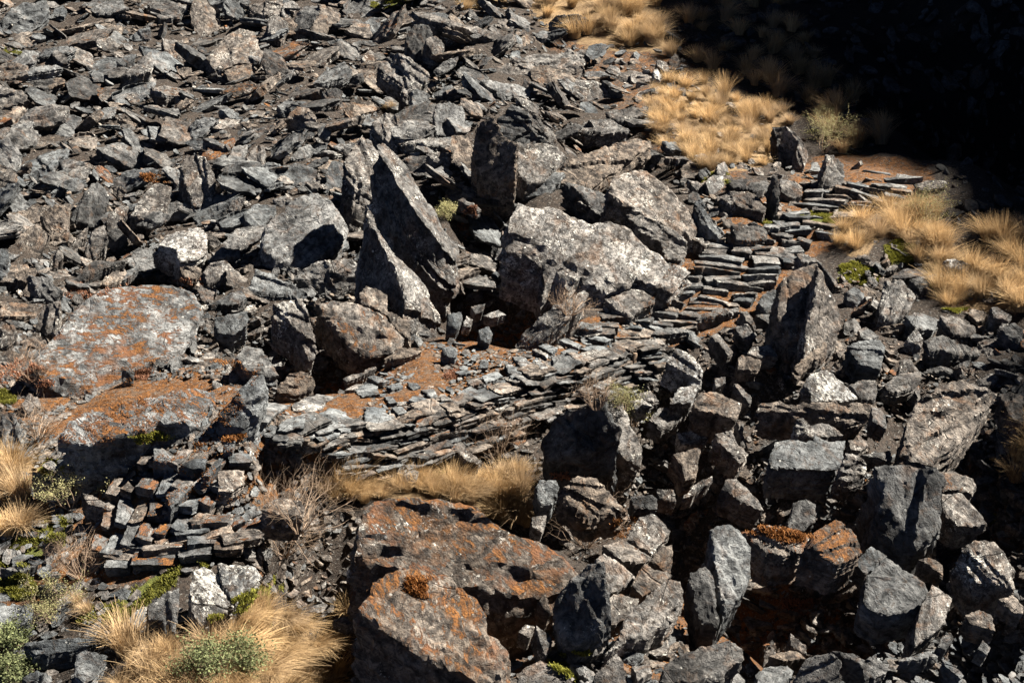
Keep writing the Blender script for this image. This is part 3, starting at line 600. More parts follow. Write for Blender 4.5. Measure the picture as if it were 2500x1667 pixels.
def jag(P, res, amp, rng):
    out = []
    n = len(P)
    for i in range(n):
        a, b = P[i], P[(i + 1) % n]
        L = np.linalg.norm(b - a); k = max(1, int(round(L / res)))
        nrm = np.array([b[1] - a[1], a[0] - b[0]]) / (L + 1e-9)
        s1, s2, s3 = rng.uniform(0, 99), rng.uniform(2, 4), rng.uniform(6, 10)
        for j in range(k):
            t = j / k; q = a + (b - a) * t; env = min(1, 4 * t * (1 - t) + .15)
            u = noise.noise((s1 + t * L * s2 / max(L, .05) * 1.2, s1, 0)) + .5 * noise.noise((s1, t * s3 * 1.3, s1)) + .35 * noise.noise((t * k * .9, s1, 3))
            out.append(q + nrm * u * amp * min(L, 1.0) * env)
    return np.array(out)
def make_slab(P, T, ext, rng, res, relief=1.0, seed=0.0):
    """P outline in the plane of the face (CCW, +z is the face normal). returns V, F and slab coordinates"""
    if area2(P) < 0: P = P[::-1]
    P = jag(P, res, 0.10, rng); n = len(P); cen = P.mean(0); sz = math.sqrt(abs(area2(P)))
    mn, mx = P.min(0), P.max(0)
    gx = np.arange(mn[0], mx[0], res); gy = np.arange(mn[1], mx[1], res)
    I = []
    if len(gx) * len(gy) < 9000 and len(gx) > 1 and len(gy) > 1:
        X, Y = np.meshgrid(gx, gy); X = X + NR.uniform(-.35, .35, X.shape) * res; Y = Y + NR.uniform(-.35, .35, Y.shape) * res
        sh = cen + (P - cen) * (1 - 0.9 * res / max(sz, .05)); m = in_poly(X, Y, sh)
        I = np.stack([X[m], Y[m]], 1)
    A = np.vstack([P, I]) if len(I) else P
    try:
        r = delaunay_2d_cdt([Vector(p) for p in A], [], [list(range(n))], 1, 1e-6)
    except Exception:
        return None
    V2 = np.array([[v.x, v.y] for v in r[0]]); tris = [list(f) for f in r[2]]
    if len(V2) < n or not tris: return None
    om = [-1] * len(V2)
    bset = {}
    for i, o in enumerate(r[3]):
        for q in o:
            if q < n: bset[q] = i
    if len(bset) < n: return None
    # relief: broken ledges across the face + soft undulation
    z = np.zeros(len(V2)); S = sz; kA = min(1.0, .62 / max(S, .05)) if S < 3 and T < 3 and n > 50 and S > .05 and relief <= 1.0 else 1.0
    ev = np.linalg.eigh(np.cov((P - cen).T)); d = math.atan2(ev[1][1, 0], ev[1][0, 0]) + rng.gauss(0, .2)
    if rng.random() < .5: d += math.pi
    if n > 50:      # cleavage grooves along the long axis
        for k in range(rng.randint(3, 7)):
            a = d + rng.gauss(0, .10); nx, ny = math.cos(a), math.sin(a); off = rng.uniform(-.5, .5) * S
            wob = np.array([noise.noise((p[0] * 2.5 / S, p[1] * 2.5 / S, k * 5 + seed + 9)) for p in V2])
            s = (V2[:, 0] - cen[0]) * nx + (V2[:, 1] - cen[1]) * ny + wob * .10 * S - off
            z -= np.exp(-(s / (res * .9)) ** 2) * np.clip(wob * 3 + .5, 0, 1) * rng.uniform(.010, .024) * S * kA
    for k in range(rng.randint(3, 6)):
        a = d + rng.gauss(0, .22 if k < 3 else .9); nx, ny = math.cos(a), math.sin(a); off = rng.uniform(-.42, .42) * S
        wob = np.array([noise.noise((p[0] * 3 / S, p[1] * 3 / S, k * 7 + seed)) for p in V2]) * .07 * S
        s = ((V2[:, 0] - cen[0]) * nx + (V2[:, 1] - cen[1]) * ny + wob - off); z -= sm(s / (res * 1.3)) * rng.uniform(.018, .06) * S * kA * relief
    for k in range(0 if S > .8 and relief == 1.0 and T != 1 and n > 50 and kA < .8 else rng.randint(1, 2)):
        a = rng.uniform(0, 6.283); nx, ny = math.cos(a), math.sin(a); s = (V2[:, 0] - cen[0]) * nx + (V2[:, 1] - cen[1]) * ny - rng.uniform(.25, .5) * S
        z -= np.maximum(0, s) * rng.uniform(.10, .38) * relief
    z += np.array([noise.noise((p[0] * 1.7 / S + seed, p[1] * 1.7 / S, seed)) * .014 * S + noise.noise((p[0] * 6 / S, p[1] * 6 / S + seed, 1)) * .018 * S
                   + noise.noise((p[0] * 17 / S, p[1] * 17 / S + seed, 4)) * .009 * S for p in V2]) * relief
    bi = np.array([bset[i] for i in range(n)])
    z[bi] -= 0.012 * S + np.abs(NR.normal(0, .008, n)) * S
    V = [np.column_stack([V2, z])]; F = [f for f in tris]
    base = len(V2); K = max(3, min(16, int(T / max(res * .9, .012)))); 
    ring_prev = list(bi); B = np.column_stack([P, z[bi]]); ang = np.arctan2(P[:, 1] - cen[1], P[:, 0] - cen[0])
    sc = 1.0; dep = 0.0; k = 0
    ks = []
    while dep < T and k < 26:
        step = T / K * rng.uniform(.4, 1.7)
        dep = min(T, dep + step); tgt = 1.0 + rng.uniform(-.075, .045) - .10 * (dep / T) ** 2
        ks.append((dep, tgt)); 
        if rng.random() < .45: ks.append((dep + .004, tgt + rng.uniform(-.05, .03)))
        k += 1
    cum = base
    for dep, scl in ks:
        sv = scl + np.array([noise.noise((math.cos(a) * 1.6 + seed, math.sin(a) * 1.6, dep * 3 / S)) * .06 + noise.noise((math.cos(a) * 6, math.sin(a) * 6 + seed, dep * 11 / S)) * .035 for a in ang]) + NR.normal(0, .012, n)
        Q = cen + (P - cen) * sv[:, None]
        Z = B[:, 2] * max(0, 1 - dep / T * 2) - dep
        W = np.column_stack([Q, Z]) + np.array([ext[0], ext[1], 0]) * dep
        V.append(W); ring = list(range(cum, cum + n)); cum += n
        for i in range(n):
            j = (i + 1) % n; F.append([ring_prev[i], ring[i], ring[j], ring_prev[j]])
        ring_prev = ring
    V.append(np.array([[cen[0] + ext[0] * T, cen[1] + ext[1] * T, -T * 1.05]])); c = cum
    for i in range(n): F.append([ring_prev[i], c, ring_prev[(i + 1) % n]])
    return np.vstack(V), F
def basis(n):
    u = np.cross([0, 1.0, 0], n); u /= np.linalg.norm(u); v = np.cross(n, u); return u, v, n
def nrm_ab(a, b):
    n = np.array([math.tan(math.radians(b)), -math.tan(math.radians(min(a, 84))), 1.0]); return n / np.linalg.norm(n)
def rk_attr(nv, tone, rng, j=.08):
    t = TONE[tone] if isinstance(tone, str) else tone
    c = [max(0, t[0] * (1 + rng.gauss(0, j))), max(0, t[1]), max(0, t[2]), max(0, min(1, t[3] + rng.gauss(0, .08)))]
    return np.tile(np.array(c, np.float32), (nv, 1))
HERO_POLYS = []     # outlines in the photograph, for keeping the scree off
ALLR = []           # (object, centre px, size px, tone, label)
def trace_rock(line, idx):
    pts, tone, ab, lab = line.split(';')
    P = np.array([[float(q) for q in p.split(',')] for p in pts.split()])
    rng = random.Random(idx * 7 + 3)
    if ab: a, b = [float(q) for q in ab.split(',')]
    else: a, b = 38 + rng.gauss(0, 7), 8 + rng.gauss(0, 8)
    a = max(a, 24); n = nrm_ab(a, b)
    rays = np.array([ray(x, y) for x, y in P]); tg = np.array([hit(x, y) for x, y in P])
    sp = math.sqrt(abs(area2(P))); mpp = tg.mean() / FPX; s0 = sp * mpp
    lr = P[:, 0].mean() > 1200 and P[:, 1].mean() > 800
    lift = 0.04 + (.05 if tone in ('o5', 'g3') else 0.17 if lr else 0.15) * s0 + (.22 if tone == 'o3' and P[:, 0].min() > 1500 else 0)
    graze = 0.45
    nd = -(rays @ n)
    if nd.min() < 0.12: a = max(a, 50); n = nrm_ab(a, b * .6); nd = -(rays @ n)
    q = np.min((tg - lift / graze) * nd)
    t = q / nd; W = CAM + rays * t[:, None]
    cen = W.mean(0); u, v, _ = basis(n); L = np.column_stack([(W - cen) @ u, (W - cen) @ v])
    sz = math.sqrt(abs(area2(L)))
    ew = -n * .42 + np.array([-.13, -.03, -.6])
    if tone in ('p1', 'w1'): ew = np.array([-.27, -.08, -.95])
    ew /= np.linalg.norm(ew); ez = -(ew @ n)
    ext = np.array([ew @ u, ew @ v]) / ez
    hc = cen[2] - float(H(cen[0], cen[1])); T = hc / max(.3, -ew[2]) * ez + .12 * sz
    T = min(max(T, .22 * sz), .8 * sz + .05)
    if tone in ('p1', 'w1'): T = .75
    res = max(sz / 26, .014)
    r = make_slab(L, T, ext, rng, res, 1.0, idx * 1.37)
    HERO_POLYS.append(P)
    if r is None: print('bad rock', idx, lab); return
    V, F = r
    Wd = cen + V[:, :1] * u + V[:, 1:2] * v + V[:, 2:3] * n
    gz = float(H(cen[0], cen[1])); org = np.array([cen[0], cen[1], min(gz, Wd[:, 2].min() + .05)])
    loc = V + np.array([idx * 3.1 % 50, idx * 7.7 % 50, idx * 1.9 % 50]); th = rng.uniform(0, 3.14); 
    lx = loc[:, 0] * math.cos(th) - loc[:, 1] * math.sin(th); ly = loc[:, 0] * math.sin(th) + loc[:, 1] * math.cos(th)
    loc = np.column_stack([lx, ly, loc[:, 2]])
    big = sp > 95
    o = mesh_obj('boulder' if big else 'rock', Wd, F, ROCK, {'rk': ('FLOAT_COLOR', rk_attr(len(V), tone, rng)), 'loc': ('FLOAT_VECTOR', loc)}, loc=org, smooth=True, angle=25)
    props(o, None, 'boulder' if big else 'rock', None)
    ALLR.append(dict(o=o, c=P.mean(0), s=sp, tone=tone, lab=lab, P=P, b=b))

def ground_attr(X, Y, Z):
    """painted ground cover: orange moss, green moss, dry litter, painted shade beyond the ridge"""
    PX, PY = proj(np.stack([X, Y, Z], -1))
    def soft(poly, r=25):
        m = np.zeros(PX.shape)
        for dx, dy in ((0, 0), (r, 0), (-r, 0), (0, r), (0, -r), (r, r), (-r, -r), (r, -r), (-r, r)): m += in_poly(PX + dx, PY + dy, poly)
        return m / 9
    org = .17 + .83 * soft([(520,1080),(700,1000),(900,920),(1100,840),(1500,790),(1620,570),(1850,520),(2000,400),(2260,410),(2260,500),(1980,600),(1900,760),(1600,830),(1400,880),(1000,1060),(700,1170),(350,1400),(180,1420),(60,1500),(0,1420),(100,1250),(330,1080)])
    org = np.maximum(org, .6 * soft([(900,1640),(1400,1500),(1900,1400),(2100,1560),(2300,1650),(1400,1667)]))
    org = np.maximum(org, .55 * soft([(30,880),(300,880),(600,900),(560,1090),(100,1110),(0,1000)]))
    org = np.maximum(org, .35 * soft([(1250,80),(1650,60),(1900,420),(1700,520),(1400,200)]))
    grn = np.zeros(PX.shape)
    for p in MOSS_POLYS: grn = np.maximum(grn, soft(p, 10))
    dry = np.zeros(PX.shape)
    for p in GRASS_POLYS: dry = np.maximum(dry, soft(p, 20))
    d, p = seg_dist(X, Y, RIDGE); shade_drk = sm(-d / 2.0)  # soil colour darkened past the ridge to deepen the shadow there
    return np.stack([org, grn, dry, shade_drk], -1)
MOSS_POLYS = [[(2045,655),(2080,640),(2140,655),(2150,690),(2100,695),(2050,690)], [(1700,420),(1780,425),(1780,450),(1720,455)], [(2160,600),(2235,570),(2235,640),(2180,650)],
    [(2160,615),(2230,620),(2220,650),(2165,640)], [(1925,520),(2060,520),(2060,545),(1930,545)], [(0,1340),(100,1260),(180,1270),(150,1340),(60,1385),(0,1385)], [(0,1405),(60,1400),(105,1450),(40,1465),(0,1460)],
    [(190,1490),(290,1470),(370,1400),(440,1385),(430,1430),(350,1480),(300,1530),(190,1520)], [(570,1460),(640,1430),(680,1400),(690,1440),(600,1500),(570,1495)], [(515,1500),(540,1500),(535,1540),(515,1540)],
    [(1020,1110),(1070,1105),(1100,1150),(1060,1170),(1020,1150)], [(0,955),(40,955),(35,1000),(0,1000)], [(95,1120),(150,1125),(160,1170),(100,1160)], [(300,1075),(400,1050),(430,1070),(310,1092)],
    [(1340,1600),(1440,1590),(1450,1640),(1400,1660),(1350,1630)], [(2270,700),(2290,695),(2290,725),(2275,725)], [(2300,755),(2370,750),(2340,768)], [(485,1362),(512,1360),(530,1392),(500,1392)], [(2410,1255),(2440,1255),(2440,1280),(2415,1278)],
    [(1060,290),(1020,295),(975,290),(1000,325),(1040,330)], [(905,-10),(1000,-10),(1000,10),(930,25),(905,20)], [(10,118),(55,112),(50,135),(12,135)], [(1850,538),(1960,530),(1990,548),(1880,560)]]
GRASS_POLYS = [[(1120,-40),(1240,-40),(1260,22),(1120,26)], [(1290,-60),(1590,-60),(1620,90),(1650,150),(1600,130),(1440,120),(1330,70),(1290,40)], [(1590,195),(1700,190),(1800,235),(1950,285),(1905,320),(1890,370),(1870,410),(1730,425),(1690,405),(1600,350),(1580,300),(1590,250)],
    [(2020,580),(2120,520),(2200,490),(2260,490),(2310,560),(2340,620),(2420,660),(2520,700),(2540,790),(2450,750),(2400,770),(2300,755),(2270,680),(2240,640),(2160,560),(2110,640),(2060,620)], [(1110,1260),(1300,1290),(1290,1180),(1240,1130),(1180,1170)],
    [(800,1190),(900,1165),(1080,1170),(1200,1215),(1180,1235),(1050,1222),(870,1225),(810,1220)], [(0,1120),(90,1130),(110,1200),(70,1240),(0,1260)], [(270,1640),(400,1600),(540,1560),(620,1480),(740,1500),(800,1620),(820,1760),(250,1760)],
    [(0,1200),(30,1250),(40,1340),(0,1350)]]
# --- ground sheet
def build_ground():
    xs = np.concatenate([np.arange(-60, -16, 2.0), np.arange(-16, 20, .1), np.arange(20, 90, 2.0)]); ys = np.concatenate([np.arange(-12, 6, 1.0), np.arange(6, 30, .1), np.arange(30, 48, .3), np.arange(48, 110, 2.0)])
    X, Y = np.meshgrid(xs, ys); Z = H(X, Y, True)
    rel = np.array([noise.noise((a * 1.7, b * 1.7, 0)) * .09 + noise.noise((a * 5.3, b * 5.3, 3)) * .035 for a, b in zip(X.ravel(), Y.ravel())]).reshape(X.shape)
    Z = Z + rel - .02
    nx, ny = len(xs), len(ys); idx = np.arange(nx * ny).reshape(ny, nx)
    F = np.stack([idx[:-1, :-1], idx[:-1, 1:], idx[1:, 1:], idx[1:, :-1]], -1).reshape(-1, 4).tolist()
    V = np.stack([X, Y, Z], -1).reshape(-1, 3)
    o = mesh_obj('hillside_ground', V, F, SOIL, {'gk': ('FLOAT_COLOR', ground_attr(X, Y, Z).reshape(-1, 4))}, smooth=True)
    props(o, kind='structure', label='stony hillside with orange moss and brown soil between the rocks', cat='ground'); return V, F
GV, GF = build_ground()
GB = BVHTree.FromPolygons(GV.tolist(), GF)

for i, ln in enumerate([l for l in ROCKS.strip().split('\n')]): trace_rock(ln, i)
# ------------------------------------------------------------------ loose slabs
def proto(rng, elong, thick, res):
    n = rng.randint(5, 8); P = []
    for k in range(n):
        a = 2 * math.pi * (k + rng.uniform(-.3, .3)) / n; r = rng.uniform(.75, 1.1); P.append([math.cos(a) * r * elong, math.sin(a) * r])
    P = np.array(P) / math.sqrt(abs(area2(np.array(P)))); return make_slab(P, thick, (rng.uniform(-.15, .15), rng.uniform(-.15, .15)), rng, res, 1.2, rng.uniform(0, 50))
pr = random.Random(77)
PROTO_HI = [p for p in (proto(pr, pr.uniform(1.0, 2.0), pr.uniform(.18, .5), .085) for _ in range(26)) if p]
PROTO_LO = []
for _ in range(30):
    n = pr.randint(5, 7); el = pr.uniform(1.0, 2.2); P = []
    for k in range(n):
        a = 2 * math.pi * (k + pr.uniform(-.3, .3)) / n; r = pr.uniform(.7, 1.1); P.append([math.cos(a) * r * el, math.sin(a) * r])
    P = np.array(P); P /= math.sqrt(abs(area2(P))); T = pr.uniform(.15, .45); tx, ty = pr.uniform(-.12, .12), pr.uniform(-.12, .12)
    V = [[p[0] * .93, p[1] * .93, p[0] * tx + p[1] * ty] for p in P] + [[p[0], p[1], -.04 + p[0] * tx + p[1] * ty] for p in P]
    V += [[p[0] * pr.uniform(.88, 1.05), p[1] * pr.uniform(.88, 1.05), -T * .5] for p in P] + [[p[0] * .85, p[1] * .85, -T] for p in P]
    F = [list(range(n))]
    for q in range(3):
        for k in range(n): j = (k + 1) % n; F.append([q * n + k, (q + 1) * n + k, (q + 1) * n + j, q * n + j])
    F.append([3 * n + k for k in range(n - 1, -1, -1)]); PROTO_LO.append((np.array(V), F))
class Batch:
    def __init__(s): s.V = []; s.F = []; s.A = []; s.L = []; s.n = 0
    def add(s, V, F, A, L):
        s.V.append(V); s.F += [[q + s.n for q in f] for f in F]; s.A.append(A); s.L.append(L); s.n += len(V)
    def build(s, name, mat=None, **k):
        return mesh_obj(name, np.vstack(s.V), s.F, mat or ROCK, {'rk': ('FLOAT_COLOR', np.vstack(s.A)), 'loc': ('FLOAT_VECTOR', np.vstack(s.L))}, **k)
def stone_geo(P, n, yaw, size, rng, hi, flat=1.0):
    V, F = rng.choice(PROTO_HI if hi else PROTO_LO)
    u, v, n = basis(n); c, s = math.cos(yaw), math.sin(yaw); uu = u * c + v * s; vv = -u * s + v * c
    W = P + (V[:, :1] * uu + V[:, 1:2] * vv + V[:, 2:3] * n * flat) * size
    L = V * np.array([1, 1, flat]) * size + np.array([rng.uniform(0, 50), rng.uniform(0, 50), rng.uniform(0, 50)])
    return W, F, L
ZONES = [  # polygon, (smallest px, largest px), number, pile height, embed, tone weights
  ('scree', [(-350,-80),(1130,-80),(1290,20),(1290,60),(1440,140),(1560,200),(1590,330),(1500,430),(1250,480),(1150,760),(860,720),(850,480),(640,470),(600,640),(380,720),(-350,700)], (11, 92), 5400, .22, 'ggggpdddbbwsoo'),
  ('slope', [(-350,640),(400,660),(640,440),(880,430),(900,700),(1000,850),(700,960),(560,1000),(500,900),(330,900),(80,900),(-350,900)], (12, 52), 900, .08, 'ggppdwbo'),
  ('gully', [(850,640),(1180,480),(1420,700),(1260,850),(1000,850)], (14, 46), 110, .04, 'ggds'),
  ('mid', [(1350,400),(1700,380),(1900,420),(1800,560),(1620,640),(1480,620)], (14, 60), 320, .12, 'gppdwb'),
  ('right', [(1600,840),(1900,760),(2100,640),(2280,690),(2450,800),(2700,820),(2700,1560),(2300,1530),(2000,1525),(1500,1640),(1300,1560),(1250,1260),(1340,1200),(1330,1000),(1450,930)], (13, 62), 900, .06, 'ggpdddbbboowo'),
  ('bottom', [(1180,1460),(1500,1580),(2000,1530),(2300,1560),(2300,1720),(1180,1720)], (12, 60), 620, .06, 'ggpwbo'),
  ('gravel', [(2010,1600),(2250,1570),(2400,1560),(2700,1560),(2700,1740),(2080,1740)], (11, 40), 2600, .05, 'sssggp'),
  ('ridge', [(1400,120),(1600,100),(1900,300),(2080,400),(2150,480),(2500,760),(2200,700),(1950,560),(1700,430),(1590,340),(1560,210)], (10, 34), 330, .04, 'pwgb'),
  ('meadow', [(-200,900),(560,1000),(330,1080),(250,1400),(480,1500),(260,1640),(0,1740),(-350,1740),(-350,900)], (10, 46), 700, .01, 'ssggpo'),
  ('steps', [(230,1100),(700,1120),(800,1160),(720,1300),(500,1390),(230,1400)], (9, 26), 260, .02, 'sgpbbo'),
  ('under', [(560,1000),(1330,900),(1330,1100),(900,1180),(640,1160)], (10, 34), 200, .02, 'gpsbo'),
  ('hollow', [(640,1250),(800,1230),(880,1260),(860,1400),(880,1500),(760,1500),(620,1420),(600,1330)], (9, 44), 240, .04, 'gpbbo'),
  ('path', [(560,1090),(640,1010),(900,880),(1200,800),(1480,760),(1640,760),(1620,840),(1500,860),(1200,960),(900,1060),(650,1140)], (5, 22), 1700, .0, 'ssspboo'),
  ('grit', [(-100,-60),(1130,-60),(1290,20),(1440,140),(1560,330),(1500,430),(1250,480),(1160,480),(860,640),(1000,850),(700,960),(560,1000),(330,900),(80,880),(-100,880)], (4.5, 13), 6500, .03, 'gggpdbs'),
  ('gritr', [(1600,840),(1900,760),(2100,640),(2280,690),(2500,800),(2500,1560),(2000,1540),(1500,1640),(1300,1560),(1250,1260),(1330,1000),(1450,930)], (4.5, 15), 3500, .03, 'gpdbbo'),
  ('ledge', [(0,860),(100,930),(300,960),(480,860),(640,890),(640,1000),(540,1110),(300,1110),(60,1120),(0,1000)], (5, 20), 1100, .0, 'sgpbbo'),
  ('shade', [(1640,-60),(2700,-60),(2700,760),(2540,700),(2330,560),(2270,420),(2030,380),(1960,290),(1640,120)], (10, 44), 560, .05, 'k'),  # near-black tone: the shade on these stones is partly painted into their colour
  ('far', [(2440,880),(2700,880),(2700,1500),(2440,1500)], (14, 70), 200, .1, 'gdp'),
]
ALLP = np.zeros((170, 310), np.int16)     # coarse mask of the traced rocks, 10 px cells, origin -300
def cell(px, py): return int((py + 30) // 10), int((px + 300) // 10)
gx, gy = np.meshgrid(np.arange(310) * 10 - 295, np.arange(170) * 10 - 25)
MASK = np.zeros(gx.shape, bool)
for P in HERO_POLYS:
    MASK |= in_poly(gx, gy, P)
PAVP = [np.array([[float(q) for q in p.split(',')] for p in l.split()]) for l in PAVERS.strip().split('\n')]
for P in PAVP: MASK |= in_poly(gx, gy, P)
# width of free room around a cell (in cells)
room = np.full(MASK.shape, 12.0)
k = MASK.copy(); r = 0
while r < 12:
    room[k & (room == 12)] = r; kk = k.copy(); kk[1:] |= k[:-1]; kk[:-1] |= k[1:]; kk[:, 1:] |= k[:, :-1]; kk[:, :-1] |= k[:, 1:]; k = kk; r += 1
CAND = []
zr = random.Random(2024)
for zn, poly, (s0, s1), cnt, pile, tones in ZONES:
    xs = [p[0] for p in poly]; ys = [p[1] for p in poly]; placed = []; tries = 0; grid = {}
    sizes = sorted([s0 * (s1 / s0) ** (zr.random() ** 1.7) for _ in range(cnt)], reverse=True)
    for s in sizes:
        for _ in range(9):
            px, py = zr.uniform(min(xs), max(xs)), zr.uniform(min(ys), max(ys))
            if not in_poly(np.array([px]), np.array([py]), poly)[0]: continue
            ci, cj = cell(px, py); ins = 0 <= ci < 170 and 0 <= cj < 310
            if ins and room[ci, cj] * 10 < s * .38: continue
            key = (int(px // 80), int(py // 80)); ok = True
            for a in (-1, 0, 1):
                for b in (-1, 0, 1):
                    for qx, qy, qs in grid.get((key[0] + a, key[1] + b), ()):
                        if abs(qx - px) < .36 * (qs + s) and abs(qy - py) < .24 * (qs + s): ok = False; break
                    if not ok: break
                if not ok: break
            if not ok: continue
            grid.setdefault(key, []).append((px, py, s)); CAND.append((s, px, py, zn, pile, zr.choice(tones))); break
CAND.sort(key=lambda c: -c[0]); print('scatter', len(CAND))
BAT = {}; IND = []
hidx = 0
for s, px, py, zn, pile, tn in CAND:
    rng = zr
    t = hit(px, py, True); P = CAM + t * ray(px, py); size = s * t / FPX * .95
    g = gn(P[0], P[1])
    sd = {'scree': .40, 'path': .08, 'ledge': .12, 'meadow': .12, 'gravel': .18, 'steps': .2, 'under': .18}.get(zn, .42)
    n = g + np.array([rng.gauss(.10, sd), rng.gauss(-.12, sd * .9), 0]); n /= np.linalg.norm(n)
    yaw = rng.gauss(0, .5) if zn in ('scree', 'under') else rng.uniform(0, 3.14)
    flat = rng.uniform(.5, 1.1) if zn in ('scree', 'gravel', 'meadow', 'under', 'path') else rng.uniform(.8, 2.0)
    if zn in ('path', 'meadow', 'ledge'): flat *= .5
    elev = (rng.uniform(.0, 1.0) * pile * min(1, size * 4) + size * .10) if pile > .02 else .02 * size + .004
    P = P + np.array([0, 0, elev])
    nohi = len(IND) >= 46 and hidx > 1500
    ind = len(IND) < 46 and zn not in ('shade', 'far') and s > 36 and -20 < px < 2520 and -20 < py < 1690
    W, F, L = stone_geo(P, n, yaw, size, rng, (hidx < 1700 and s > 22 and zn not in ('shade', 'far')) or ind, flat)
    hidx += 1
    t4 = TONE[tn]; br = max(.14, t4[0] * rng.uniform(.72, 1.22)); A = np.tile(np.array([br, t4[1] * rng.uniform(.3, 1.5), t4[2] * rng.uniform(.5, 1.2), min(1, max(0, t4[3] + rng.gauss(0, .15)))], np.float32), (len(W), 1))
    if ind:
        o = mesh_obj('rock', W, F, ROCK, {'rk': ('FLOAT_COLOR', A), 'loc': ('FLOAT_VECTOR', L)}, loc=np.array([P[0], P[1], W[:, 2].min()]))
        props(o, None, 'rock'); IND.append(o); ALLR.append(dict(o=o, c=np.array([px, py]), s=s, tone=tn, lab='', P=None, b=0))
    else:
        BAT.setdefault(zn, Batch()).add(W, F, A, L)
ZL = {'scree': 'loose dark slate plates covering the upper scree', 'slope': 'small broken slate between the big slabs on the left', 'gully': 'broken stones in the dark hollow under the twin fins',
      'mid': 'small broken stones around the speckled boulders above the steps', 'right': 'mixed broken rocks filling the boulder field on the right', 'bottom': 'small stones and chips along the bottom edge',
      'gravel': 'pale blue grey slate gravel in the bottom right corner', 'ridge': 'small stones scattered along the grassy ridge', 'meadow': 'thin slate plates sunk in the mossy ground at the lower left',
      'steps': 'rough small stones packed between the curved steps', 'under': 'small stones below and beside the retaining wall', 'path': 'tiny chips trodden into the orange path', 'shade': 'stones on the black shaded hillside beyond the ridge', 'ledge': 'small chips on the orange ground around the rusty slabs', 'grit': 'fine slate splinters filling the gaps of the left scree', 'gritr': 'fine rubble between the boulders on the right', 'hollow': 'small stones in the black gap left of the huge long striped boulder', 'far': 'shaded stones by the right edge'}
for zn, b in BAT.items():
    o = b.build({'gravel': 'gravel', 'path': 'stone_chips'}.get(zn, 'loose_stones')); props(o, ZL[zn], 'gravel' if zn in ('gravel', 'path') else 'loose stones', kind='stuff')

# ------------------------------------------------------------------ paving stones of the path
PAVE = []
def flat_stone(name, P, T, lift, tone, idx, parent=None, hor=None, res=None):
    rng = random.Random(idx + 900); c = P.mean(0); g0 = gpt(*c)
    n = gn(g0[0], g0[1]) if hor is None else hor
    n = n / np.linalg.norm(n); q0 = g0 + np.array([0, 0, lift]); u, v, n = basis(n); W = []
    for x, y in P:
        d = ray(x, y); t = ((q0 - CAM) @ n) / (d @ n); W.append(CAM + t * d)
    W = np.array(W); cen = W.mean(0); L = np.column_stack([(W - cen) @ u, (W - cen) @ v]); sz = math.sqrt(abs(area2(L)))
    r = make_slab(L, T, (0, 0), rng, res or max(sz / 14, .012), .35, idx * 2.3)
    if r is None: return None
    V, F = r; Wd = cen + V[:, :1] * u + V[:, 1:2] * v + V[:, 2:3] * n
    return mesh_obj(name, Wd, F, ROCK, {'rk': ('FLOAT_COLOR', rk_attr(len(V), tone, rng)), 'loc': ('FLOAT_VECTOR', V + idx * 3.3 % 40)}, loc=None if parent else np.array([cen[0], cen[1], cen[2] - T]), parent=parent, smooth=True, angle=32)
for i, P in enumerate(PAVP):
    o = flat_stone('paving_stone', P, .07, .035, (.62, .12, .15, .02) if i % 5 else (.9, .08, .7, .3), i)
    if o: PAVE.append((o, P.mean(0), math.sqrt(abs(area2(P)))))
# ------------------------------------------------------------------ upper staircase
def empty(name, loc, label, cat, group=None):
    o = bpy.data.objects.new(name, None); COL.objects.link(o); o.location = loc; o.empty_display_size = .2; return props(o, label, cat, group)
def block(c, ax, length, depth, T, n, rng, tone):
    """one rough stone, long axis ax"""
    k = 4; P = []
    for sx, sy in ((-1, -1), (-.3, -1.05), (.35, -.95), (1, -1), (1.05, 0), (1, 1), (.3, 1.05), (-.4, .95), (-1, 1)):
        P.append([sx * length / 2 * rng.uniform(.88, 1.08), sy * depth / 2 * rng.uniform(.85, 1.15)])
    P = np.array(P); r = make_slab(P, T, (0, 0), rng, max(length / 14, .012), .5, rng.uniform(0, 60))
    if r is None: return None
    V, F = r; n = n / np.linalg.norm(n); u = ax - n * (ax @ n); u /= np.linalg.norm(u); v = np.cross(n, u)
    W = c + V[:, :1] * u + V[:, 1:2] * v + V[:, 2:3] * n
    return W, F, rk_attr(len(V), tone, rng, .15), V + rng.uniform(0, 50)
def add_part(name, g, root):
    W, F, A, L = g; o = mesh_obj(name, W - np.array(root.location)[None], F, ROCK, {'rk': ('FLOAT_COLOR', A), 'loc': ('FLOAT_VECTOR', L)}, smooth=True, angle=32); o.parent = root; return o
ST = [(428,1990,2245),(440,1985,2240),(453,1990,2225),(466,1995,2215),(480,1975,2200),(494,1960,2190),(508,1925,2180),(523,1915,2150),(537,1925,2120),(552,1890,2100),(566,1870,2085),(580,1740,1990),(594,1735,1960),
      (608,1725,1960),(622,1715,1950),(637,1705,1945),(652,1700,1925),(667,1690,1890),(682,1672,1880),(697,1655,1870),(712,1640,1855),(727,1610,1830),(742,1590,1790),(757,1560,1760),(771,1520,1720),(785,1470,1700),(799,1430,1690),(813,1400,1640),(828,1500,1600)]
rs = random.Random(5)
bpy.context.view_layer.update()
g0 = gpt(1800, 640); root = empty('stone_staircase', g0, 'long flight of narrow slate steps climbing to the ridge at the right', 'stairs')
cnt = 0; rest = Batch()
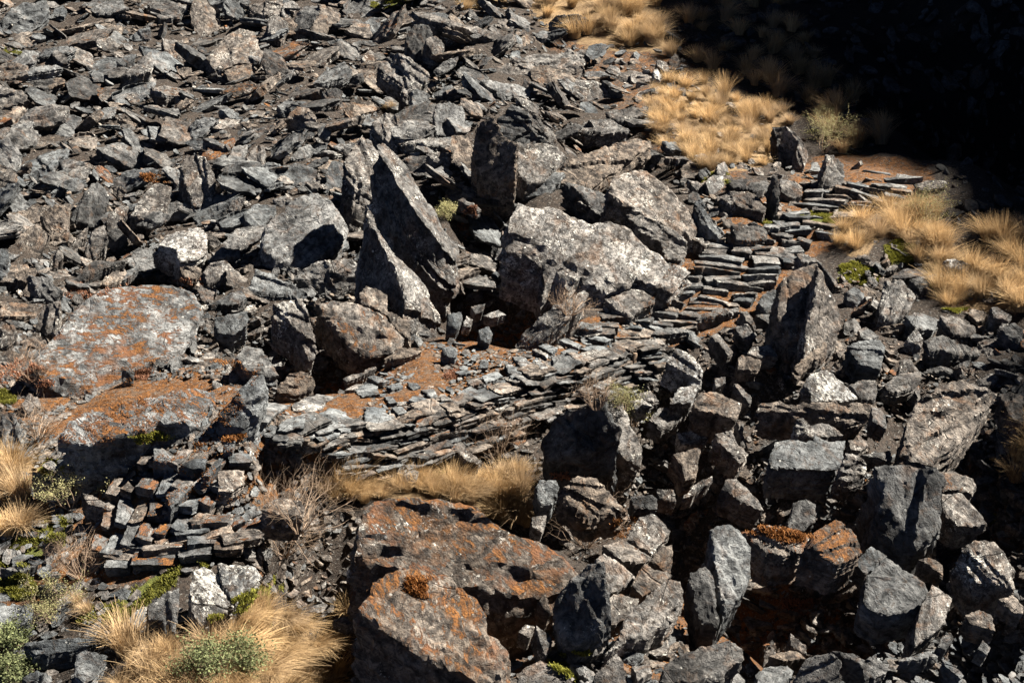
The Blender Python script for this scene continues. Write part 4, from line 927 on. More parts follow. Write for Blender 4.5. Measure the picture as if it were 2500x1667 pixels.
for y, x0, x1 in ST[::-1]:
    x = x0 + rs.uniform(-12, 8); k = (x1 - x0)
    nmax = 3 if k > 180 else 2
    while x < x1 - 12:
        L = rs.choice([rs.uniform(35, 70), rs.uniform(70, 135)]); L = min(L, x1 - x + 10); xc = x + L / 2; yy = y + rs.uniform(-6, 6) + (xc - (x0 + x1) / 2) * .05
        P = gpt(xc, yy, True); m = np.linalg.norm(P - CAM) / FPX; T = rs.uniform(.035, .07)
        ax = np.array([1, rs.gauss(-.2, .2), rs.gauss(0, .05)])
        g = block(P + np.array([0, 0, T * .75]), ax, L * m * .95, rs.uniform(.10, .22), T + .05, np.array([rs.gauss(.05, .08), rs.gauss(-.08, .09), 1]), rs, rs.choice(['s', 'g', 'p', 'b', (.5, .5, .3, .3), (.45, .6, .2, .5)]))
        if g and cnt < 99 : add_part('step', g, root); cnt += 1
        elif g: rest.add(*g)
        x += L + rs.uniform(2, 16)
if rest.n:
    ro = rest.build('upper_steps', smooth=True, angle=32); ro.data.transform(Matrix.Translation(-Vector(root.location))); ro.parent = root; ro['kind'] = 'stuff'
# ------------------------------------------------------------------ curved lower steps
RA = np.array([(338,1100),(300,1165),(280,1235),(262,1310),(245,1385)], float); RBB = np.array([(650,1120),(610,1165),(570,1210),(540,1250),(515,1290)], float)
ROWS = [[tuple(q) for q in RA + (RBB - RA) * t] for t in (0, .13, .26, .40, .54, .70, .86)] + [[(250,1400),(330,1384),(430,1368),(520,1350),(600,1335)], [(262,1378),(350,1362),(450,1346),(540,1330),(640,1312)], [(290,1352),(380,1338),(480,1320),(570,1305),(660,1290)], [(420,1318),(520,1300),(660,1270)], [(470,1290),(560,1272),(690,1246)]]
g1 = gpt(430, 1260); root2 = empty('stone_staircase', g1, 'curved terrace of rough slate steps winding round at the lower left', 'stairs')
cnt = 0; rest2 = Batch()
for ri, row in enumerate(ROWS):
    Q = np.array([gpt(x, y) for x, y in row]); hor = ri >= 7
    for i in range(len(Q) - 1):
        a, b = Q[i], Q[i + 1]; D = np.linalg.norm(b - a); k = max(1, int(round(D / ((rs.uniform(.24, .40))))))
        for j in range(k):
            c = a + (b - a) * (j + .5) / k; T = rs.uniform(.03, .05)
            lift = .05 if not hor else .045
            n = np.array([rs.gauss(.18 if not hor else .05, .09), rs.gauss(-.2, .10), 1])
            g = block(c + np.array([0, 0, lift + rs.uniform(0, .04)]), (b - a) / D + np.array([rs.gauss(0, .14), rs.gauss(0, .14), rs.gauss(0, .05)]), D / k * rs.uniform(.8, 1.1), rs.uniform(.09, .15), T + .04, n, rs, rs.choice(['s', 'g', (.44, .8, .2, .3), 'b', 'o', (.42, .72, .2, .4)]))
            if g and cnt < 99: add_part('step', g, root2); cnt += 1
            elif g: rest2.add(*g)
if rest2.n:
    ro = rest2.build('upper_steps', smooth=True, angle=32); ro.data.transform(Matrix.Translation(-Vector(root2.location))); ro.parent = root2; ro['kind'] = 'stuff'
# ------------------------------------------------------------------ dry stone wall carrying the path
wb = Batch(); wr = random.Random(31)
seg = np.linalg.norm(np.diff(WALL, axis=0), axis=1); cum = np.concatenate([[0], np.cumsum(seg)]); TL = cum[-1]
def wpos(s):
    i = min(len(seg) - 1, int(np.searchsorted(cum, s, side='right') - 1)); t = (s - cum[i]) / seg[i]; e = (WALL[i + 1] - WALL[i]) / seg[i]
    return WALL[i] + (WALL[i + 1] - WALL[i]) * t, e
for course in range(9):
    s = .25 + wr.uniform(0, .2)
    while s < TL - .3:
        L = wr.uniform(.10, .34); p, e = wpos(min(TL - .01, s + L / 2)); out = np.array([e[1], -e[0]])
        off = .20 - course * .024 + wr.uniform(-.05, .06); xy = p + out * off
        fade = min(1, s / .8, (TL - s) / .8); zt = float(H(*(p - out * .2))); z = zt - .38 * fade + course * .043 * fade + wr.uniform(-.012, .012)
        T = wr.uniform(.03, .06)
        g = block(np.array([xy[0], xy[1], z + T]), np.array([e[0], e[1], wr.gauss(.03, .08)]), L, wr.uniform(.14, .26), T, np.array([wr.gauss(.05, .10), wr.gauss(-.10, .12), 1]), wr, wr.choice(['g', 'p', 'd', 'd', 'b', 'b', 's', 'o']))
        if g: wb.add(*g)
        s += L * .95
wo = wb.build('dry_stone_wall', smooth=True, angle=32); props(wo, 'low dry stone wall of thin slate plates holding up the orange path', 'wall')
# wooden post
pp = gpt(1542, 951); pq = CAM + (np.linalg.norm(pp - CAM) - .05) * ray(1551, 862)
V = []; F = []
for k in range(9):
    t = k / 8; c = pp + (pq - pp) * t; r = .030 - .008 * t
    for q in range(7): a = 6.283 * q / 7; V.append(c + np.array([math.cos(a) * r * (1 + .15 * math.sin(k * 3 + q)), math.sin(a) * r, .0]))
for k in range(8):
    for q in range(7): F.append([k * 7 + q, k * 7 + (q + 1) % 7, (k + 1) * 7 + (q + 1) % 7, (k + 1) * 7 + q])
F.append(list(range(56, 63))); V = np.array(V)
A = np.zeros(len(V)) + .55
props(mesh_obj('wooden_post', V, F, TWIGM, {'tint': ('FLOAT', A)}, loc=pp), 'thin weathered wooden post standing against a black gap under the path', 'post')
# ------------------------------------------------------------------ plants
def blade_mesh(n, h0, h1, spread, lean, wid, rng, base=.10, droop=.6, segs=4):
    V = []; F = []; T = []
    for _ in range(n):
        a = rng.uniform(0, 6.283); rr = base * math.sqrt(rng.random()); x, y = rr * math.cos(a), rr * math.sin(a)
        h = rng.uniform(h0, h1); a2 = a + rng.gauss(0, .5); out = spread * rng.random() ** .8; dx, dy = math.cos(a2) * out + lean[0], math.sin(a2) * out + lean[1]
        w = wid * rng.uniform(.6, 1.3); px, py = -math.sin(a2), math.cos(a2); ph = rng.uniform(-.5, .5); t0 = rng.uniform(.1, 1.0); dr = droop * rng.uniform(.3, 1.2)
        i0 = len(V)
        for k in range(segs + 1):
            t = k / segs; q = t * t
            cx, cy, cz = x + dx * h * (t * .35 + q * .65), y + dy * h * (t * .35 + q * .65), h * (t - dr * q * min(1, math.hypot(dx, dy)) * .75)
            ww = w * (1 - t * .85); V += [[cx - px * ww, cy - py * ww, cz], [cx + px * ww, cy + py * ww, cz + ph * w]]
            tt = min(1, t0 * (.55 + .45 * t)); T += [tt, tt]
        for k in range(segs): b = i0 + 2 * k; F.append([b, b + 1, b + 3, b + 2])
    return V, F, T
pg = random.Random(8)
def mk_mesh(name, data, mat):
    V, F, T = data; me = bpy.data.meshes.new(name); me.from_pydata(V, [], F); at = me.attributes.new('tint', 'FLOAT', 'POINT'); at.data.foreach_set('value', np.array(T, np.float32)); me.materials.append(mat); me.update(); return me
TUS = [mk_mesh('grass_tussock', blade_mesh(520, .28, .62, pg.uniform(.7, 1.1), (pg.uniform(-.2, .3), pg.uniform(-.35, .1)), .0042, pg, .11, .75), STRAW) for _ in range(7)]
TUS_UP = [mk_mesh('grass_tussock', blade_mesh(420, .3, .8, .85, (pg.uniform(-.1, .2), pg.uniform(-.15, .1)), .004, pg, .10, .4), STRAW) for _ in range(4)]
TUS_BIG = [mk_mesh('grass_tussock', blade_mesh(520, .35, .85, .95, (pg.uniform(-.2, .5), pg.uniform(-.6, -.2)), .0058, pg, .16, .9, 5), STRAW) for _ in range(4)]
TUS_S = [mk_mesh('grass_tussock', blade_mesh(160, .08, .2, .8, (0, -.1), .0028, pg, .04, .5, 3), STRAW) for _ in range(3)]
def surf(px, py):
    t = hit(px, py, True); return CAM + t * ray(px, py)
NT = [0]; TUSPOS = []
def tuft(protos, px, py, sc, label, group, P=None, yaw=None, cat='grass'):
    P = surf(px, py) if P is None else P
    o = bpy.data.objects.new('grass_tussock', pg.choice(protos)); COL.objects.link(o); o.location = P - np.array([0, 0, .02]); o.rotation_euler = (pg.gauss(0, .08), pg.gauss(0, .08), pg.gauss(0, .5) if yaw is None else yaw)
    o.scale = (sc, sc, sc * pg.uniform(.85, 1.15)); NT[0] += 1; return props(o, label, cat, group)
def fill(poly, step, protos, sc, label, group, jit=.5):
    xs = [p[0] for p in poly]; ys = [p[1] for p in poly]; y = min(ys)
    while y < max(ys):
        x = min(xs) + pg.uniform(0, step)
        while x < max(xs):
            qx, qy = x + pg.gauss(0, step * .25), y + pg.gauss(0, step * .2)
            if in_poly(np.array([qx]), np.array([qy]), poly)[0]:
                ci, cj = cell(qx, qy)
                if not (0 <= ci < 170 and 0 <= cj < 310 and MASK[ci, cj]): tuft(protos, qx, qy, sc * pg.uniform(.7, 1.25), label, group)
            x += step
        y += step * .62
fill(GRASS_POLYS[0], 34, TUS, .45, 'small straw tussock at the top edge left of the upper grass bank', 'straw tussocks at the top edge')
fill(GRASS_POLYS[1], 46, TUS, .66, 'pale straw tussock on the sunlit bank beside the black shadow at the top', 'straw tussocks on the upper bank')
fill(GRASS_POLYS[2], 37, TUS + TUS_UP[:1], .47, 'golden tussock on the ridge between the upper rocks and the black hillside', 'golden tussocks on the ridge')
fill(GRASS_POLYS[3], 44, TUS, .54, 'straw tussock on the bank below the head of the steps at the right', 'straw tussocks on the right hand bank')
fill(GRASS_POLYS[4], 42, TUS, .5, 'upright golden tussock at the right end of the central dry grass', 'golden tussocks in the centre')
fill(GRASS_POLYS[5], 30, TUS + TUS_UP[:2], .42, 'upright straw tussock behind the huge long striped boulder', 'straw tussocks behind the long striped boulder')
fill(GRASS_POLYS[6], 62, TUS, .55, 'round pale tussock at the left edge above the green moss', 'pale tussocks at the left edge')
fill(GRASS_POLYS[7], 50, TUS_BIG, .31, 'large flowing straw tussock at the bottom left', 'large tussocks at the bottom left')
for x, y, s in ((55,1290,.5),(20,1300,.5),(90,1255,.25),(190,1470,.2),(215,1490,.25),(310,1590,.7),(855,1500,.42),(830,1640,.55),(960,270,.35),(1060,1530,.25)): tuft(TUS, x, y, s, None, None)
SINGLE = {0: 'round tussock in the green moss near the left edge', 1: 'tussock touching the left edge in the moss', 2: 'small tuft above the left moss', 3: 'tiny tuft left of the pointed grey slab', 4: 'tuft in the moss left of the pointed grey slab',
          5: 'narrow upright tussock beside the dark blue square slab', 6: 'short spiky tuft in the shadow left of the huge orange mossy boulder', 7: 'tussock on the bottom edge in the black shadow', 8: 'little orange tuft above the twin fins', 9: 'small tuft growing on top of the huge orange mossy boulder'}
lone = [o for o in COL.objects if o.name.startswith('grass_tussock') and 'label' not in o.keys()]
for i, o in enumerate(lone): props(o, SINGLE[i], 'grass')
# shaded tussocks beyond the ridge and by the right edge
fill([(1640,-20),(1900,-20),(2100,260),(2250,400),(2030,370),(1960,280),(1700,160)], 62, TUS, .6, 'dim tussock on the shaded slope just beyond the ridge', 'shaded tussocks beyond the ridge')
fill([(2350,560),(2500,520),(2560,690),(2500,680)], 60, TUS, .6, 'dim tussock on the shaded slope just beyond the ridge', 'shaded tussocks beyond the ridge')
fill([(2470,1050),(2560,1040),(2560,1180),(2470,1180)], 50, TUS, .6, 'dim golden tussock cut by the right edge in the shade', 'tussocks at the shaded right edge')
print('tussocks', NT[0])

# moss and heath cushions: countless tiny shoots
ALLV = []; ALLF = []; nn = 0
for r in ALLR:
    me = r['o'].data; L = np.array(r['o'].location); v = np.empty(len(me.vertices) * 3); me.vertices.foreach_get('co', v); v = v.reshape(-1, 3) + L
    ALLV.append(v); ALLF += [[q + nn for q in p.vertices] for p in me.polygons]; nn += len(v)
RB = BVHTree.FromPolygons(np.vstack(ALLV).tolist(), ALLF)
def scene_hit(px, py):
    d = Vector(ray(px, py)); o = Vector(CAM); a = RB.ray_cast(o, d); b = GB.ray_cast(o, d)
    if a[0] is not None and (b[0] is None or a[3] < b[3]): return np.array(a[0]), np.array(a[1])
    return (np.array(b[0]), np.array(b[1])) if b[0] is not None else (None, None)
def moss(poly, n, h, mat, name, label, cat, tone=(.2, 1), clump=.06):
    xs = [p[0] for p in poly]; ys = [p[1] for p in poly]; V = []; F = []; T = []; rng = random.Random(int(xs[0] * 3 + ys[0])); k = 0
    while k < n:
        px, py = rng.uniform(min(xs), max(xs)), rng.uniform(min(ys), max(ys)); k += 1
        if not in_poly(np.array([px]), np.array([py]), poly)[0]: continue
        P, nr = scene_hit(px, py)
        if P is None: continue
        if noise.noise((P[0] * 6, P[1] * 6, P[2] * 6)) < (-.05 if name == 'heath' else -.18): continue
        bmp = (noise.noise((P[0] * 14, P[1] * 14, P[2] * 14)) + .3) * h * (.5 if name == 'heath' else 1.2); tt = rng.uniform(*tone)
        P = P + np.array([0, 0, max(0, bmp)])
        for _ in range(3):
            a = rng.uniform(0, 6.283); w = h * .16; d = np.array([math.cos(a) * h * .6, math.sin(a) * h * .6, h * rng.uniform(.4, 1)]); q = P + np.array([rng.gauss(0, h * .5), rng.gauss(0, h * .5), -h * .2])
            s = np.array([-math.sin(a) * w, math.cos(a) * w, 0]); i = len(V); V += [q - s, q + s, q + d + s * .6, q + d - s * .6]; F.append([i, i + 1, i + 2, i + 3]); T += [tt * .5, tt * .5, tt, tt]
    if not V: return
    o = mesh_obj(name, V, F, mat, {'tint': ('FLOAT', np.array(T))}); props(o, label, cat, kind='stuff')
ML = ['bright green moss right of the split boulder', 'yellow green moss at the foot of the ridge grass', 'dark green moss cushion among the right hand grass', 'green moss below the cushion in the right hand grass', 'yellow green moss on the upper steps', 'green moss carpet at the left edge',
      'green moss strip at the left edge above the smooth blue slab', 'green moss running beside the curved steps', 'green moss on the right shoulder of the cracked white boulder', 'small green moss patch in front of the cracked white boulder', 'green cushion behind the central dry grass',
      'green moss at the left edge beside the second rusty slab', 'green moss above the left tussocks', 'green moss under the second rusty slab', 'green moss at the bottom centre', 'small green moss at the edge of the right hand grass', 'green moss at the lower edge of the right hand grass', 'moss tuft on top of the cracked white boulder', 'yellow green cushion beside the pale rounded rock at the right',
      'mossy cushion with orange tips right of the twin fins', 'moss along the top edge', 'yellow moss under the long brown ledge at the top left', 'yellow moss strip across the steps']
for p, lb in zip(MOSS_POLYS, ML):
    A = abs(area2(np.array(p, float))); moss(p, int(min(5200, 250 + A * .75)), .022, GREENM, 'moss', lb, 'moss')
HEATH = [([(620,1080),(660,1010),(900,930),(1060,860),(1250,800),(1480,780),(1600,800),(1450,860),(1250,920),(1000,1010),(800,1070)], ORANM, 'orange moss between the paving stones of the lower path'), ([(30,900),(300,890),(470,860),(640,890),(600,1000),(540,1090),(300,1100),(140,1090),(100,1000)], ORANM, 'orange moss on the ground around the second rusty slab'), ([(300,1120),(560,1090),(640,1140),(600,1250),(420,1380),(260,1400),(250,1250)], ORANM, 'orange moss in the joints of the curved steps'), ([(1560,780),(1640,640),(1900,560),(1960,520),(1900,700),(1700,800)], ORANM, 'orange moss between the treads of the long flight'),([(270,700),(330,690),(480,680),(500,700),(420,692),(300,700),(230,730)], REDM, 'reddish heath along the top of the largest rusty slab'), ([(165,690),(240,690),(215,730),(160,735)], REDM, 'reddish heath left of the largest rusty slab'),
    ([(330,905),(370,900),(360,930),(330,925)], REDM, 'red heath cushion on the ledge between the two rusty slabs'), ([(1285,1145),(1350,1155),(1400,1150),(1440,1170),(1360,1172),(1290,1168)], REDM, 'red heath above the reddish brown block'),
    ([(2380,1200),(2450,1210),(2480,1260),(2420,1250),(2385,1225)], REDM, 'dark red heath in the shade at the right edge'), ([(1900,1465),(1985,1460),(1985,1500),(1920,1495)], REDM, 'red heath below the mossy orange ledge'),
    ([(1000,1410),(1080,1410),(1110,1450),(1030,1460),(990,1440)], ORANM, 'orange and green moss on the top of the huge mossy boulder'), 
    ([(1840,1285),(1960,1295),(1990,1315),(1900,1330),(1830,1300)], ORANM, 'orange moss on the ledge right of the standing slab'), ([(1500,1265),(1560,1260),(1530,1310),(1480,1320)], ORANM, 'orange moss on the pale striped block'), ([(620,880),(560,900),(480,860),(520,880)], ORANM, 'orange moss left of the path'),
    ([(1085,895),(1130,885),(1130,925),(1085,925)], REDM, 'brown heath tuft on the orange path'), ([(340,425),(420,425),(420,450),(360,445)], ORANM, 'yellow moss on top of the pale pitted boulder'), ([(460,1075),(600,1060),(590,1075),(480,1090)], ORANM, 'orange moss at the left start of the path'),
    ([(1120,520),(1160,500),(1170,560),(1140,590),(1115,560)], REDM, 'brown heath in the dark gully right of the twin fins'), ([(60,870),(110,900),(150,940),(90,950),(0,940),(0,890)], REDM, 'brown heath left below the largest rusty slab')]
for p, mt, lb in HEATH:
    A = abs(area2(np.array(p, float))); moss(p, int(min(1500, 120 + A * .3)) if A < 14000 else int(min(9000, A * .14)), .028 if A < 14000 else .012, mt, 'heath', lb, 'heath')

# twiggy and leafy shrubs
def shrub_data(n, h, rng, leaves, leafsize, spread=1.0, depth=3):
    V = []; F = []; T = []; LV = []; LF = []; LT = []
    def tube(a, b, r0, r1, tt):
        d = b - a; d /= np.linalg.norm(d) + 1e-9; u = np.cross(d, [0.3, .2, 1]); u /= np.linalg.norm(u) + 1e-9; v = np.cross(d, u); i = len(V)
        for c, r in ((a, r0), (b, r1)):
            for q in range(3): V.append(c + (u * math.cos(q * 2.094) + v * math.sin(q * 2.094)) * r)
        for q in range(3): F.append([i + q, i + (q + 1) % 3, i + 3 + (q + 1) % 3, i + 3 + q])
        T.extend([tt] * 6)
    def grow(p, d, L, r, lev):
        tt = rng.uniform(.2, 1)
        for k in range(3):
            d2 = d + np.array([rng.gauss(0, .22), rng.gauss(0, .22), rng.gauss(.03, .15)]); d2 /= np.linalg.norm(d2); q = p + d2 * L / 3; tube(p, q, r, r * .8, tt); p, d, r = q, d2, r * .8
            if lev > 0 and (k or lev < 2):
                for _ in range(rng.randint(1, 2)):
                    dd = d + np.array([rng.gauss(0, .7), rng.gauss(0, .7), rng.gauss(.1, .4)]); grow(p, dd / np.linalg.norm(dd), L * .62, r * .7, lev - 1)
            if leaves and lev <= 1:
                for _ in range(leaves):
                    c = p + np.array([rng.gauss(0, 1), rng.gauss(0, 1), rng.gauss(0, 1)]) * leafsize * 1.2; a = np.array([rng.gauss(0, 1), rng.gauss(0, 1), rng.gauss(.4, .6)]); a /= np.linalg.norm(a); b = np.cross(a, [rng.gauss(0, 1), rng.gauss(0, 1), rng.gauss(0, 1)]); b /= np.linalg.norm(b)
                    s = leafsize * rng.uniform(.6, 1.2); i = len(LV); LV.extend([c, c + a * s * .5 + b * s * .28, c + a * s, c + a * s * .5 - b * s * .28]); LF.append([i, i + 1, i + 2, i + 3]); LT.extend([rng.uniform(.1, 1)] * 4)
    for _ in range(n):
        a = rng.uniform(0, 6.283); s = spread * rng.uniform(.2, 1.1); d = np.array([math.cos(a) * s, math.sin(a) * s, 1.0]); grow(np.array([math.cos(a) * .03, math.sin(a) * .03, 0]), d / np.linalg.norm(d), h * rng.uniform(.7, 1.1), .0034, depth - 1)
    return (V, F, T), (LV, LF, LT)
SH = [(1430,1335,.42,'dry',1.2,'dry leafless twig shrub above the striped ledge block'), (730,1300,.36,'dry',1.4,'tangled dry twig shrub left of the central straw grass'), (690,1360,.34,'dry',1.4,'wiry twig shrub hanging over the black gap'), (1455,1000,.2,'dry',1.0,'brown dry shrub behind the black sided boulder'),
      (1520,1000,.15,'pale',1.0,'olive leafed shrub right of the black sided boulder crest'), (2012,375,.34,'pale',.8,'round yellow green bush at the black edge of the ridge'), (1390,770,.2,'dry',1.0,'small grey twig plant beside the diamond shaped rock'), (590,1650,.16,'leaf',.9,'dark green leafy shrub among the bottom left tussocks'),
      (500,1665,.2,'leaf',.9,'low green shrub on the bottom edge in the straw grass'), (25,1590,.12,'leaf',.7,'dark green shrub at the bottom left edge'), (35,1670,.12,'leaf',.7,'dark green shrub in the bottom left corner'), (130,1520,.22,'pale',.9,'thin yellowish plant right of the smooth blue slab'), (1210,1120,.34,'dry',1.3,'brown twig shrub under the right end of the wall'),
      (80,935,.26,'dry',1.3,'brown twig shrub below the largest rusty slab'), (90,1075,.26,'dry',1.4,'brown twig shrub right of the dark slab at the left edge'), (170,1240,.22,'pale',1.2,'pale green plant beside the left tussocks'), (1550,1040,.2,'pale',.7,'small olive shrub against the black sided boulder'), (2230,560,.34,'pale',1.0,'pale seeded bush in the grass below the head of the steps'),
      (200,1410,.24,'dry',1.0,'small dry twig plant left of the curved steps'), (1090,535,.14,'pale',.8,'small green plant in the dark gully')]
for i, (px, py, h, kind, spd, lb) in enumerate(SH):
    rng = random.Random(i + 50); P, nr = scene_hit(px, py); A, Bq = shrub_data({'dry': 30, 'pale': 12, 'leaf': 16}[kind], h, rng, 0 if kind == 'dry' else 4, {'dry': .01, 'pale': .014, 'leaf': .022}[kind], spd)
    root = empty('shrub', P, lb, 'shrub')
    mesh_obj('branches', np.array(A[0]), A[1], TWIGM, {'tint': ('FLOAT', np.array(A[2]))}).parent = root
    if Bq[0]: mesh_obj('leaves', np.array(Bq[0]), Bq[1], LEAFM if kind == 'leaf' else PALEM, {'tint': ('FLOAT', np.array(Bq[2]))}).parent = root

# ------------------------------------------------------------------ unseen hill, added and shaped to throw the big shadow (towards the sun)
SH_EDGE = [(1380,-260),(1500,-60),(1575,0),(1640,110),(1660,160),(1810,235),(1985,300),(2060,375),(2300,415),(2330,520),(2400,600),(2560,680),(2600,800),(2430,880),(2455,960),(2480,1100),(2440,1200),(2560,1320),(2700,1500),(3200,2100)]
su = np.cross([0, 0, 1.0], SUN); su /= np.linalg.norm(su); sv = np.cross(SUN, su)
E = []
for px, py in SH_EDGE:
    P = gpt(px, py) if hit(px, py) < 59 else CAM + 55 * ray(px, py)
    P = P + np.array([0, 0, .15]); E.append(P)
E = np.array(E); uu, vv = E @ su, E @ sv
print('shadow edge uv', [(round(float(a), 1), round(float(b), 1)) for a, b in zip(uu, vv)])
cu = list(uu[::-1]); cv = list(vv[::-1])
cu = [-60, -20] + cu + [45, 70, 120]; cv = [-9, -5] + cv + [.6, 2.5, 5]
U = np.concatenate([np.linspace(cu[i], cu[i + 1], 4)[:-1] for i in range(len(cu) - 1)]); Vv = np.interp(U, np.maximum.accumulate(np.array(cu) + np.arange(len(cu)) * 1e-4), cv)
cr = U[:, None] * su + Vv[:, None] * sv + 70 * SUN; hz = np.array([SUN[0], SUN[1], 0]); hz /= np.linalg.norm(hz)
rows = []
for k, (dh, dz) in enumerate([(-14, -75), (-9, -45), (-4, -18), (-1, -4), (0, 0), (3, -3), (14, -16), (40, -45), (80, -75)]):
    r_ = cr + hz * dh + np.array([0, 0, dz]); 
    if k != 4: r_ = r_ + NR.normal(0, .5 if k != 3 and k != 5 else .2, r_.shape) * [1, 1, 0]
    rows.append(r_)
Vm = np.vstack(rows); m = len(cr); Fm = [[i * m + j, i * m + j + 1, (i + 1) * m + j + 1, (i + 1) * m + j] for i in range(len(rows) - 1) for j in range(m - 1)]
mo = mesh_obj('shadow_blocker_hill', Vm, Fm, SOIL, {'gk': ('FLOAT_COLOR', np.tile(np.array([.1, .2, .2, .3]), (len(Vm), 1)))}); props(mo, kind='structure')

# ------------------------------------------------------------------ labels for everything not named by hand
LM = [((690,1030),'the left end of the wall'),((960,1000),'the middle of the wall'),((1230,880),'the right end of the wall'),((1750,330),'the middle of the ridge grass'),((1640,250),'the upper end of the ridge grass'),((1500,30),'the top grass bank'),((50,40),'the dark slab in the top left corner'),((100,75),'the long brown ledge at the top left'),((120,120),'the flat slab near the top left edge'),((575,115),'the pale cracked slab near the top'),((345,150),'the upright triangular fin'),((420,220),'the slab with an orange shoulder'),
  ((35,325),'the big slab on the left edge'),((275,370),'the loaf shaped boulder'),((485,430),'the tall pale leaning slab'),((745,50),'the dark faced boulder at the top edge'),((805,50),'the orange capped boulder'),((985,165),'the rectangular tilted block'),((1022,95),'the dark upright boulder'),((1130,60),'the very long narrow slab at the top'),
  ((1095,285),'the two layered block'),((805,250),'the small white quartz stone'),((1060,345),'the long pale lens shaped slab'),((1130,378),'the small bluish white stone'),((1385,55),'the boulder in the upper grass'),((1350,150),'the splintered slab'),((1475,380),'the tilted plank like slab'),((1635,350),'the slab in ridge grass'),
  ((1325,390),'the brown sided pale boulder'),((1925,360),'the dark ridge boulder'),((2040,410),'the rough rock topping the steps'),((1935,460),'the round boulder by the upper steps'),((1897,475),'the post like slab'),((2275,450),'the slab jutting over the drop'),((2015,760),'the split boulder'),((1990,870),'the tan pointed tail'),
  ((2190,730),'the pale rounded rock right of the moss'),((2100,670),'the bright green moss'),((2350,645),'the rock sunk in grass'),((2345,790),'the broad rock under the grass'),((2115,860),'the smooth four sided block'),((2020,945),'the white veined boulder'),((2320,1020),'the huge slanting boulder'),((2000,1000),'the long beam shaped slab'),
  ((1975,1105),'the block with a round rusty spot'),((2225,1240),'the tall craggy boulder'),((2340,1175),'the orange topped rock'),((1960,1260),'the small upright oval stone'),((2190,1430),'the smooth blue grey boulder'),((2035,1320),'the moss covered boulder'),((2420,1370),'the lichen spotted boulder'),((2110,1620),'the flat slab pointing into the gravel'),((1995,1640),'the black boulder on the bottom edge'),
  ((1790,1390),'the tall standing slab'),((1590,1300),'the pale striped block'),((1420,1480),'the black faced boulder at the bottom centre'),((1600,1490),'the oval pinkish boulder'),((1725,1460),'the dark stone with orange ledges'),((1715,1625),'the broad lichened boulder on the bottom edge'),((1120,1310),'the huge long striped boulder'),((1050,1500),'the huge orange mossy boulder'),
  ((540,1430),'the cracked white boulder'),((400,1490),'the pointed grey slab'),((40,1505),'the smooth blue slab on the left edge'),((150,1575),'the long low slab'),((220,1630),'the dark blue square slab'),((290,820),'the largest rusty slab'),((330,1000),'the second rusty slab'),((590,975),'the dark slab leaning right'),((30,1050),'the dark slab on the left edge'),
  ((565,1170),'the cream squarish stone'),((215,500),'the dark smooth standing boulder'),((135,535),'the brown grey boulder'),((65,525),'the low red stained rock'),((370,500),'the pale pitted boulder'),((235,595),'the leaning fin stones'),((235,650),'the long dark leaning slab'),((450,595),'the white lichened boulder with slots'),((120,770),'the white veined rock'),((745,560),'the shield shaped slab'),
  ((715,780),'the drooping pale slab'),((880,790),'the grey rock with an orange lip'),((1060,500),'the twin fins'),((1450,620),'the great whitish slab'),((1600,480),'the massive speckled boulder'),((1350,770),'the slab leaning beside the path'),((1540,735),'the diamond shaped rock'),((1675,885),'the white faced rock below the path'),((1670,960),'the bright squarish white stone'),
  ((1755,985),'the brown streaked block'),((1440,1050),'the big black sided boulder'),((1430,1210),'the reddish brown block'),((690,1240),'the pale cream slab'),((1000,1100),'the stone wall'),((1800,640),'the upper staircase'),((1990,480),'the head of the steps')]
TN = {'g': 'grey', 'g2': 'grey', 'g3': 'grey', 'd': 'dark', 's': 'smooth blue grey', 'p': 'speckled grey', 'p1': 'speckled', 'w': 'pale lichened', 'w1': 'pale lichened', 'w2': 'whitish', 'W': 'white', 'W2': 'white', 'b': 'brown', 'b2': 'cream', 'r': 'reddish', 'r2': 'reddish', 'o': 'orange mossy', 'o2': 'rusty', 'o3': 'orange mossy', 'o4': 'rusty', 'o5': 'rusty'}
def where(c, skip=None):
    b = None
    for (x, y), nm in LM:
        d = math.hypot((x - c[0]), (y - c[1]) * 1.2)
        if d < 6 : continue
        if b is None or d < b[0]: b = (d, x, y, nm)
    dx, dy = c[0] - b[1], c[1] - b[2]; far = 'well ' if b[0] > 140 else ''
    if abs(dx) > 2.2 * abs(dy): s = 'right of' if dx > 0 else 'left of'
    elif abs(dy) > 2.2 * abs(dx): s = 'below' if dy > 0 else 'above'
    else: s = ('below' if dy > 0 else 'above') + (' and right of' if dx > 0 else ' and left of')
    return far + s + ' ' + b[3]
NUM_ = ['first', 'second', 'third', 'fourth', 'fifth', 'sixth', 'seventh', 'eighth', 'ninth', 'tenth', 'eleventh', 'twelfth']
NUM = NUM_ + ['%dth' % q for q in range(13, 60)]
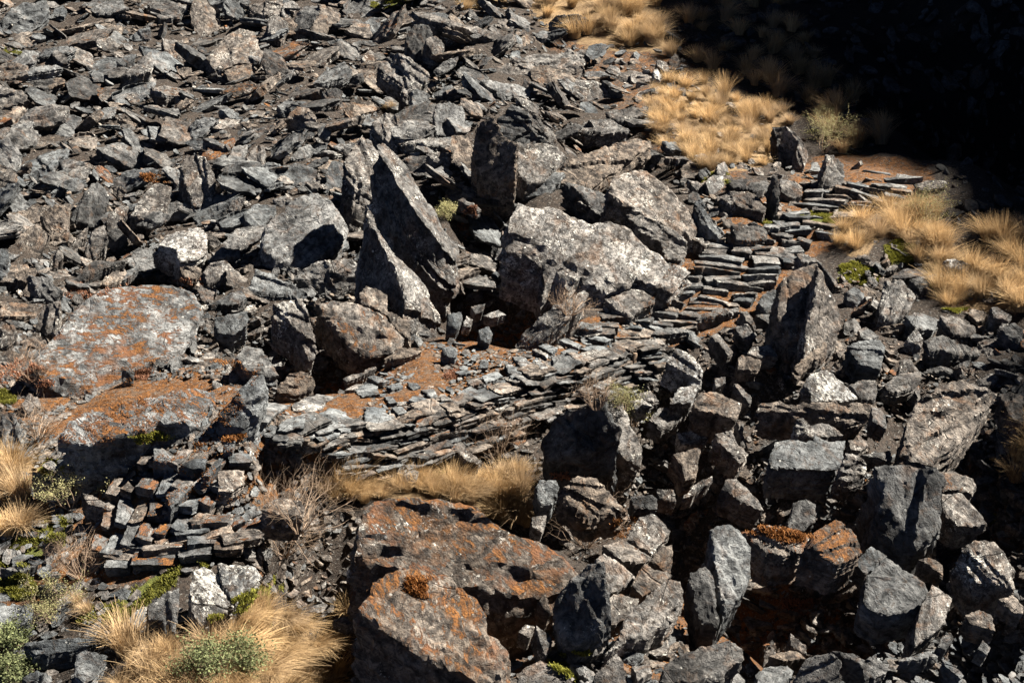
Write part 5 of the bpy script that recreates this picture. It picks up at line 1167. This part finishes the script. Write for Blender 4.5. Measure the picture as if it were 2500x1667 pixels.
def settle(items):
    """items: (object, centre, text); texts that repeat are told apart by their order from the left"""
    D = {}
    for it in items: D.setdefault(it[2], []).append(it)
    for tx, L in D.items():
        L.sort(key=lambda q: q[1][0])
        if len(L) > 1 or len(tx.split()) > 16:
            for wd in ('blue grey ', 'straw ', 'golden ', 'chalky ', 'lichened ', 'dark ridge ', ' in the orange path'):
                if len(tx.split()) > 12: tx = tx.replace(wd, '' if wd[0] != ' ' else '', 1)
        for k, it in enumerate(L):
            while len(tx.split()) > 13 and len(L) > 1 or len(tx.split()) > 16:
                n0 = tx
                for wd in ('well ', 'large ', 'small ', ' at the left edge', ' lichened', ' on the bottom edge', ' at the top', ' and right of', ' and left of'):
                    if wd in tx: tx = tx.replace(wd, '' if wd[0] != ' ' or 'of' not in wd else ' of' if 0 else '', 1); break
                if tx == n0: break
            if len(L) == 1: it[0]['label'] = tx
            elif len(L) == 2: it[0]['label'] = ('left one of two: ' if k == 0 else 'right one of two: ') + tx
            else: it[0]['label'] = NUM[min(k, 50)] + ' from left: ' + tx
items = []
for r in ALLR:
    if r['lab']: r['o']['label'] = r['lab']; continue
    s = r['s']; sz = 'large' if s > 85 else ('small' if s < 38 else '')
    w = r['P'].max(0) - r['P'].min(0) if r['P'] is not None else np.array([2, 1.3]); asp = w[0] / max(1, w[1])
    nn_ = 'slab' if asp > 2 else ('upright stone' if asp < .8 else 'rock')
    items.append((r['o'], r['c'], (sz + ' ' + TN[r['tone']] + ' ' + nn_ + ' ' + where(r['c'])).strip().replace('  ', ' ')))
settle(items)
settle([(o, c, ('large ' if s > 60 else 'small ' if s < 28 else '') + ('chalky' if o.data.attributes['rk'].data[0].color[0] > .75 else 'blue grey') + ' paving stone ' + where(c)) for o, c, s in PAVE])
for o, c, s in PAVE: o['category'] = 'paving stone'; o['group'] = 'flat paving stones of the lower path'
bpy.context.view_layer.update()
G = []
for o in COL.objects:
    if o.name.startswith('grass_tussock') and 'group' in o.keys():
        c = proj(np.array(o.location)); c = (float(c[0]), float(c[1])); adj = {'small tussocks': ''}.get(o['group'], '')
        a = 'dim ' if 'shade' in o['group'] else 'pale ' if 'pale' in o['group'] else 'golden ' if 'golden' in o['group'] else 'straw '
        b = 'large ' if 'large' in o['group'] else ''
        G.append((o, c, b + a + 'tussock ' + where(c)))
settle(G)

for o in COL.objects:
    if 'label' in o.keys():
        t_ = o['label'].split()
        for wd in ('well', 'dim', 'pale', 'blue', 'straw', 'golden', 'chalky', 'large', 'small', 'dark', 'grey'):
            if len(t_) > 16 and wd in t_: t_.remove(wd)
        o['label'] = ' '.join(t_)
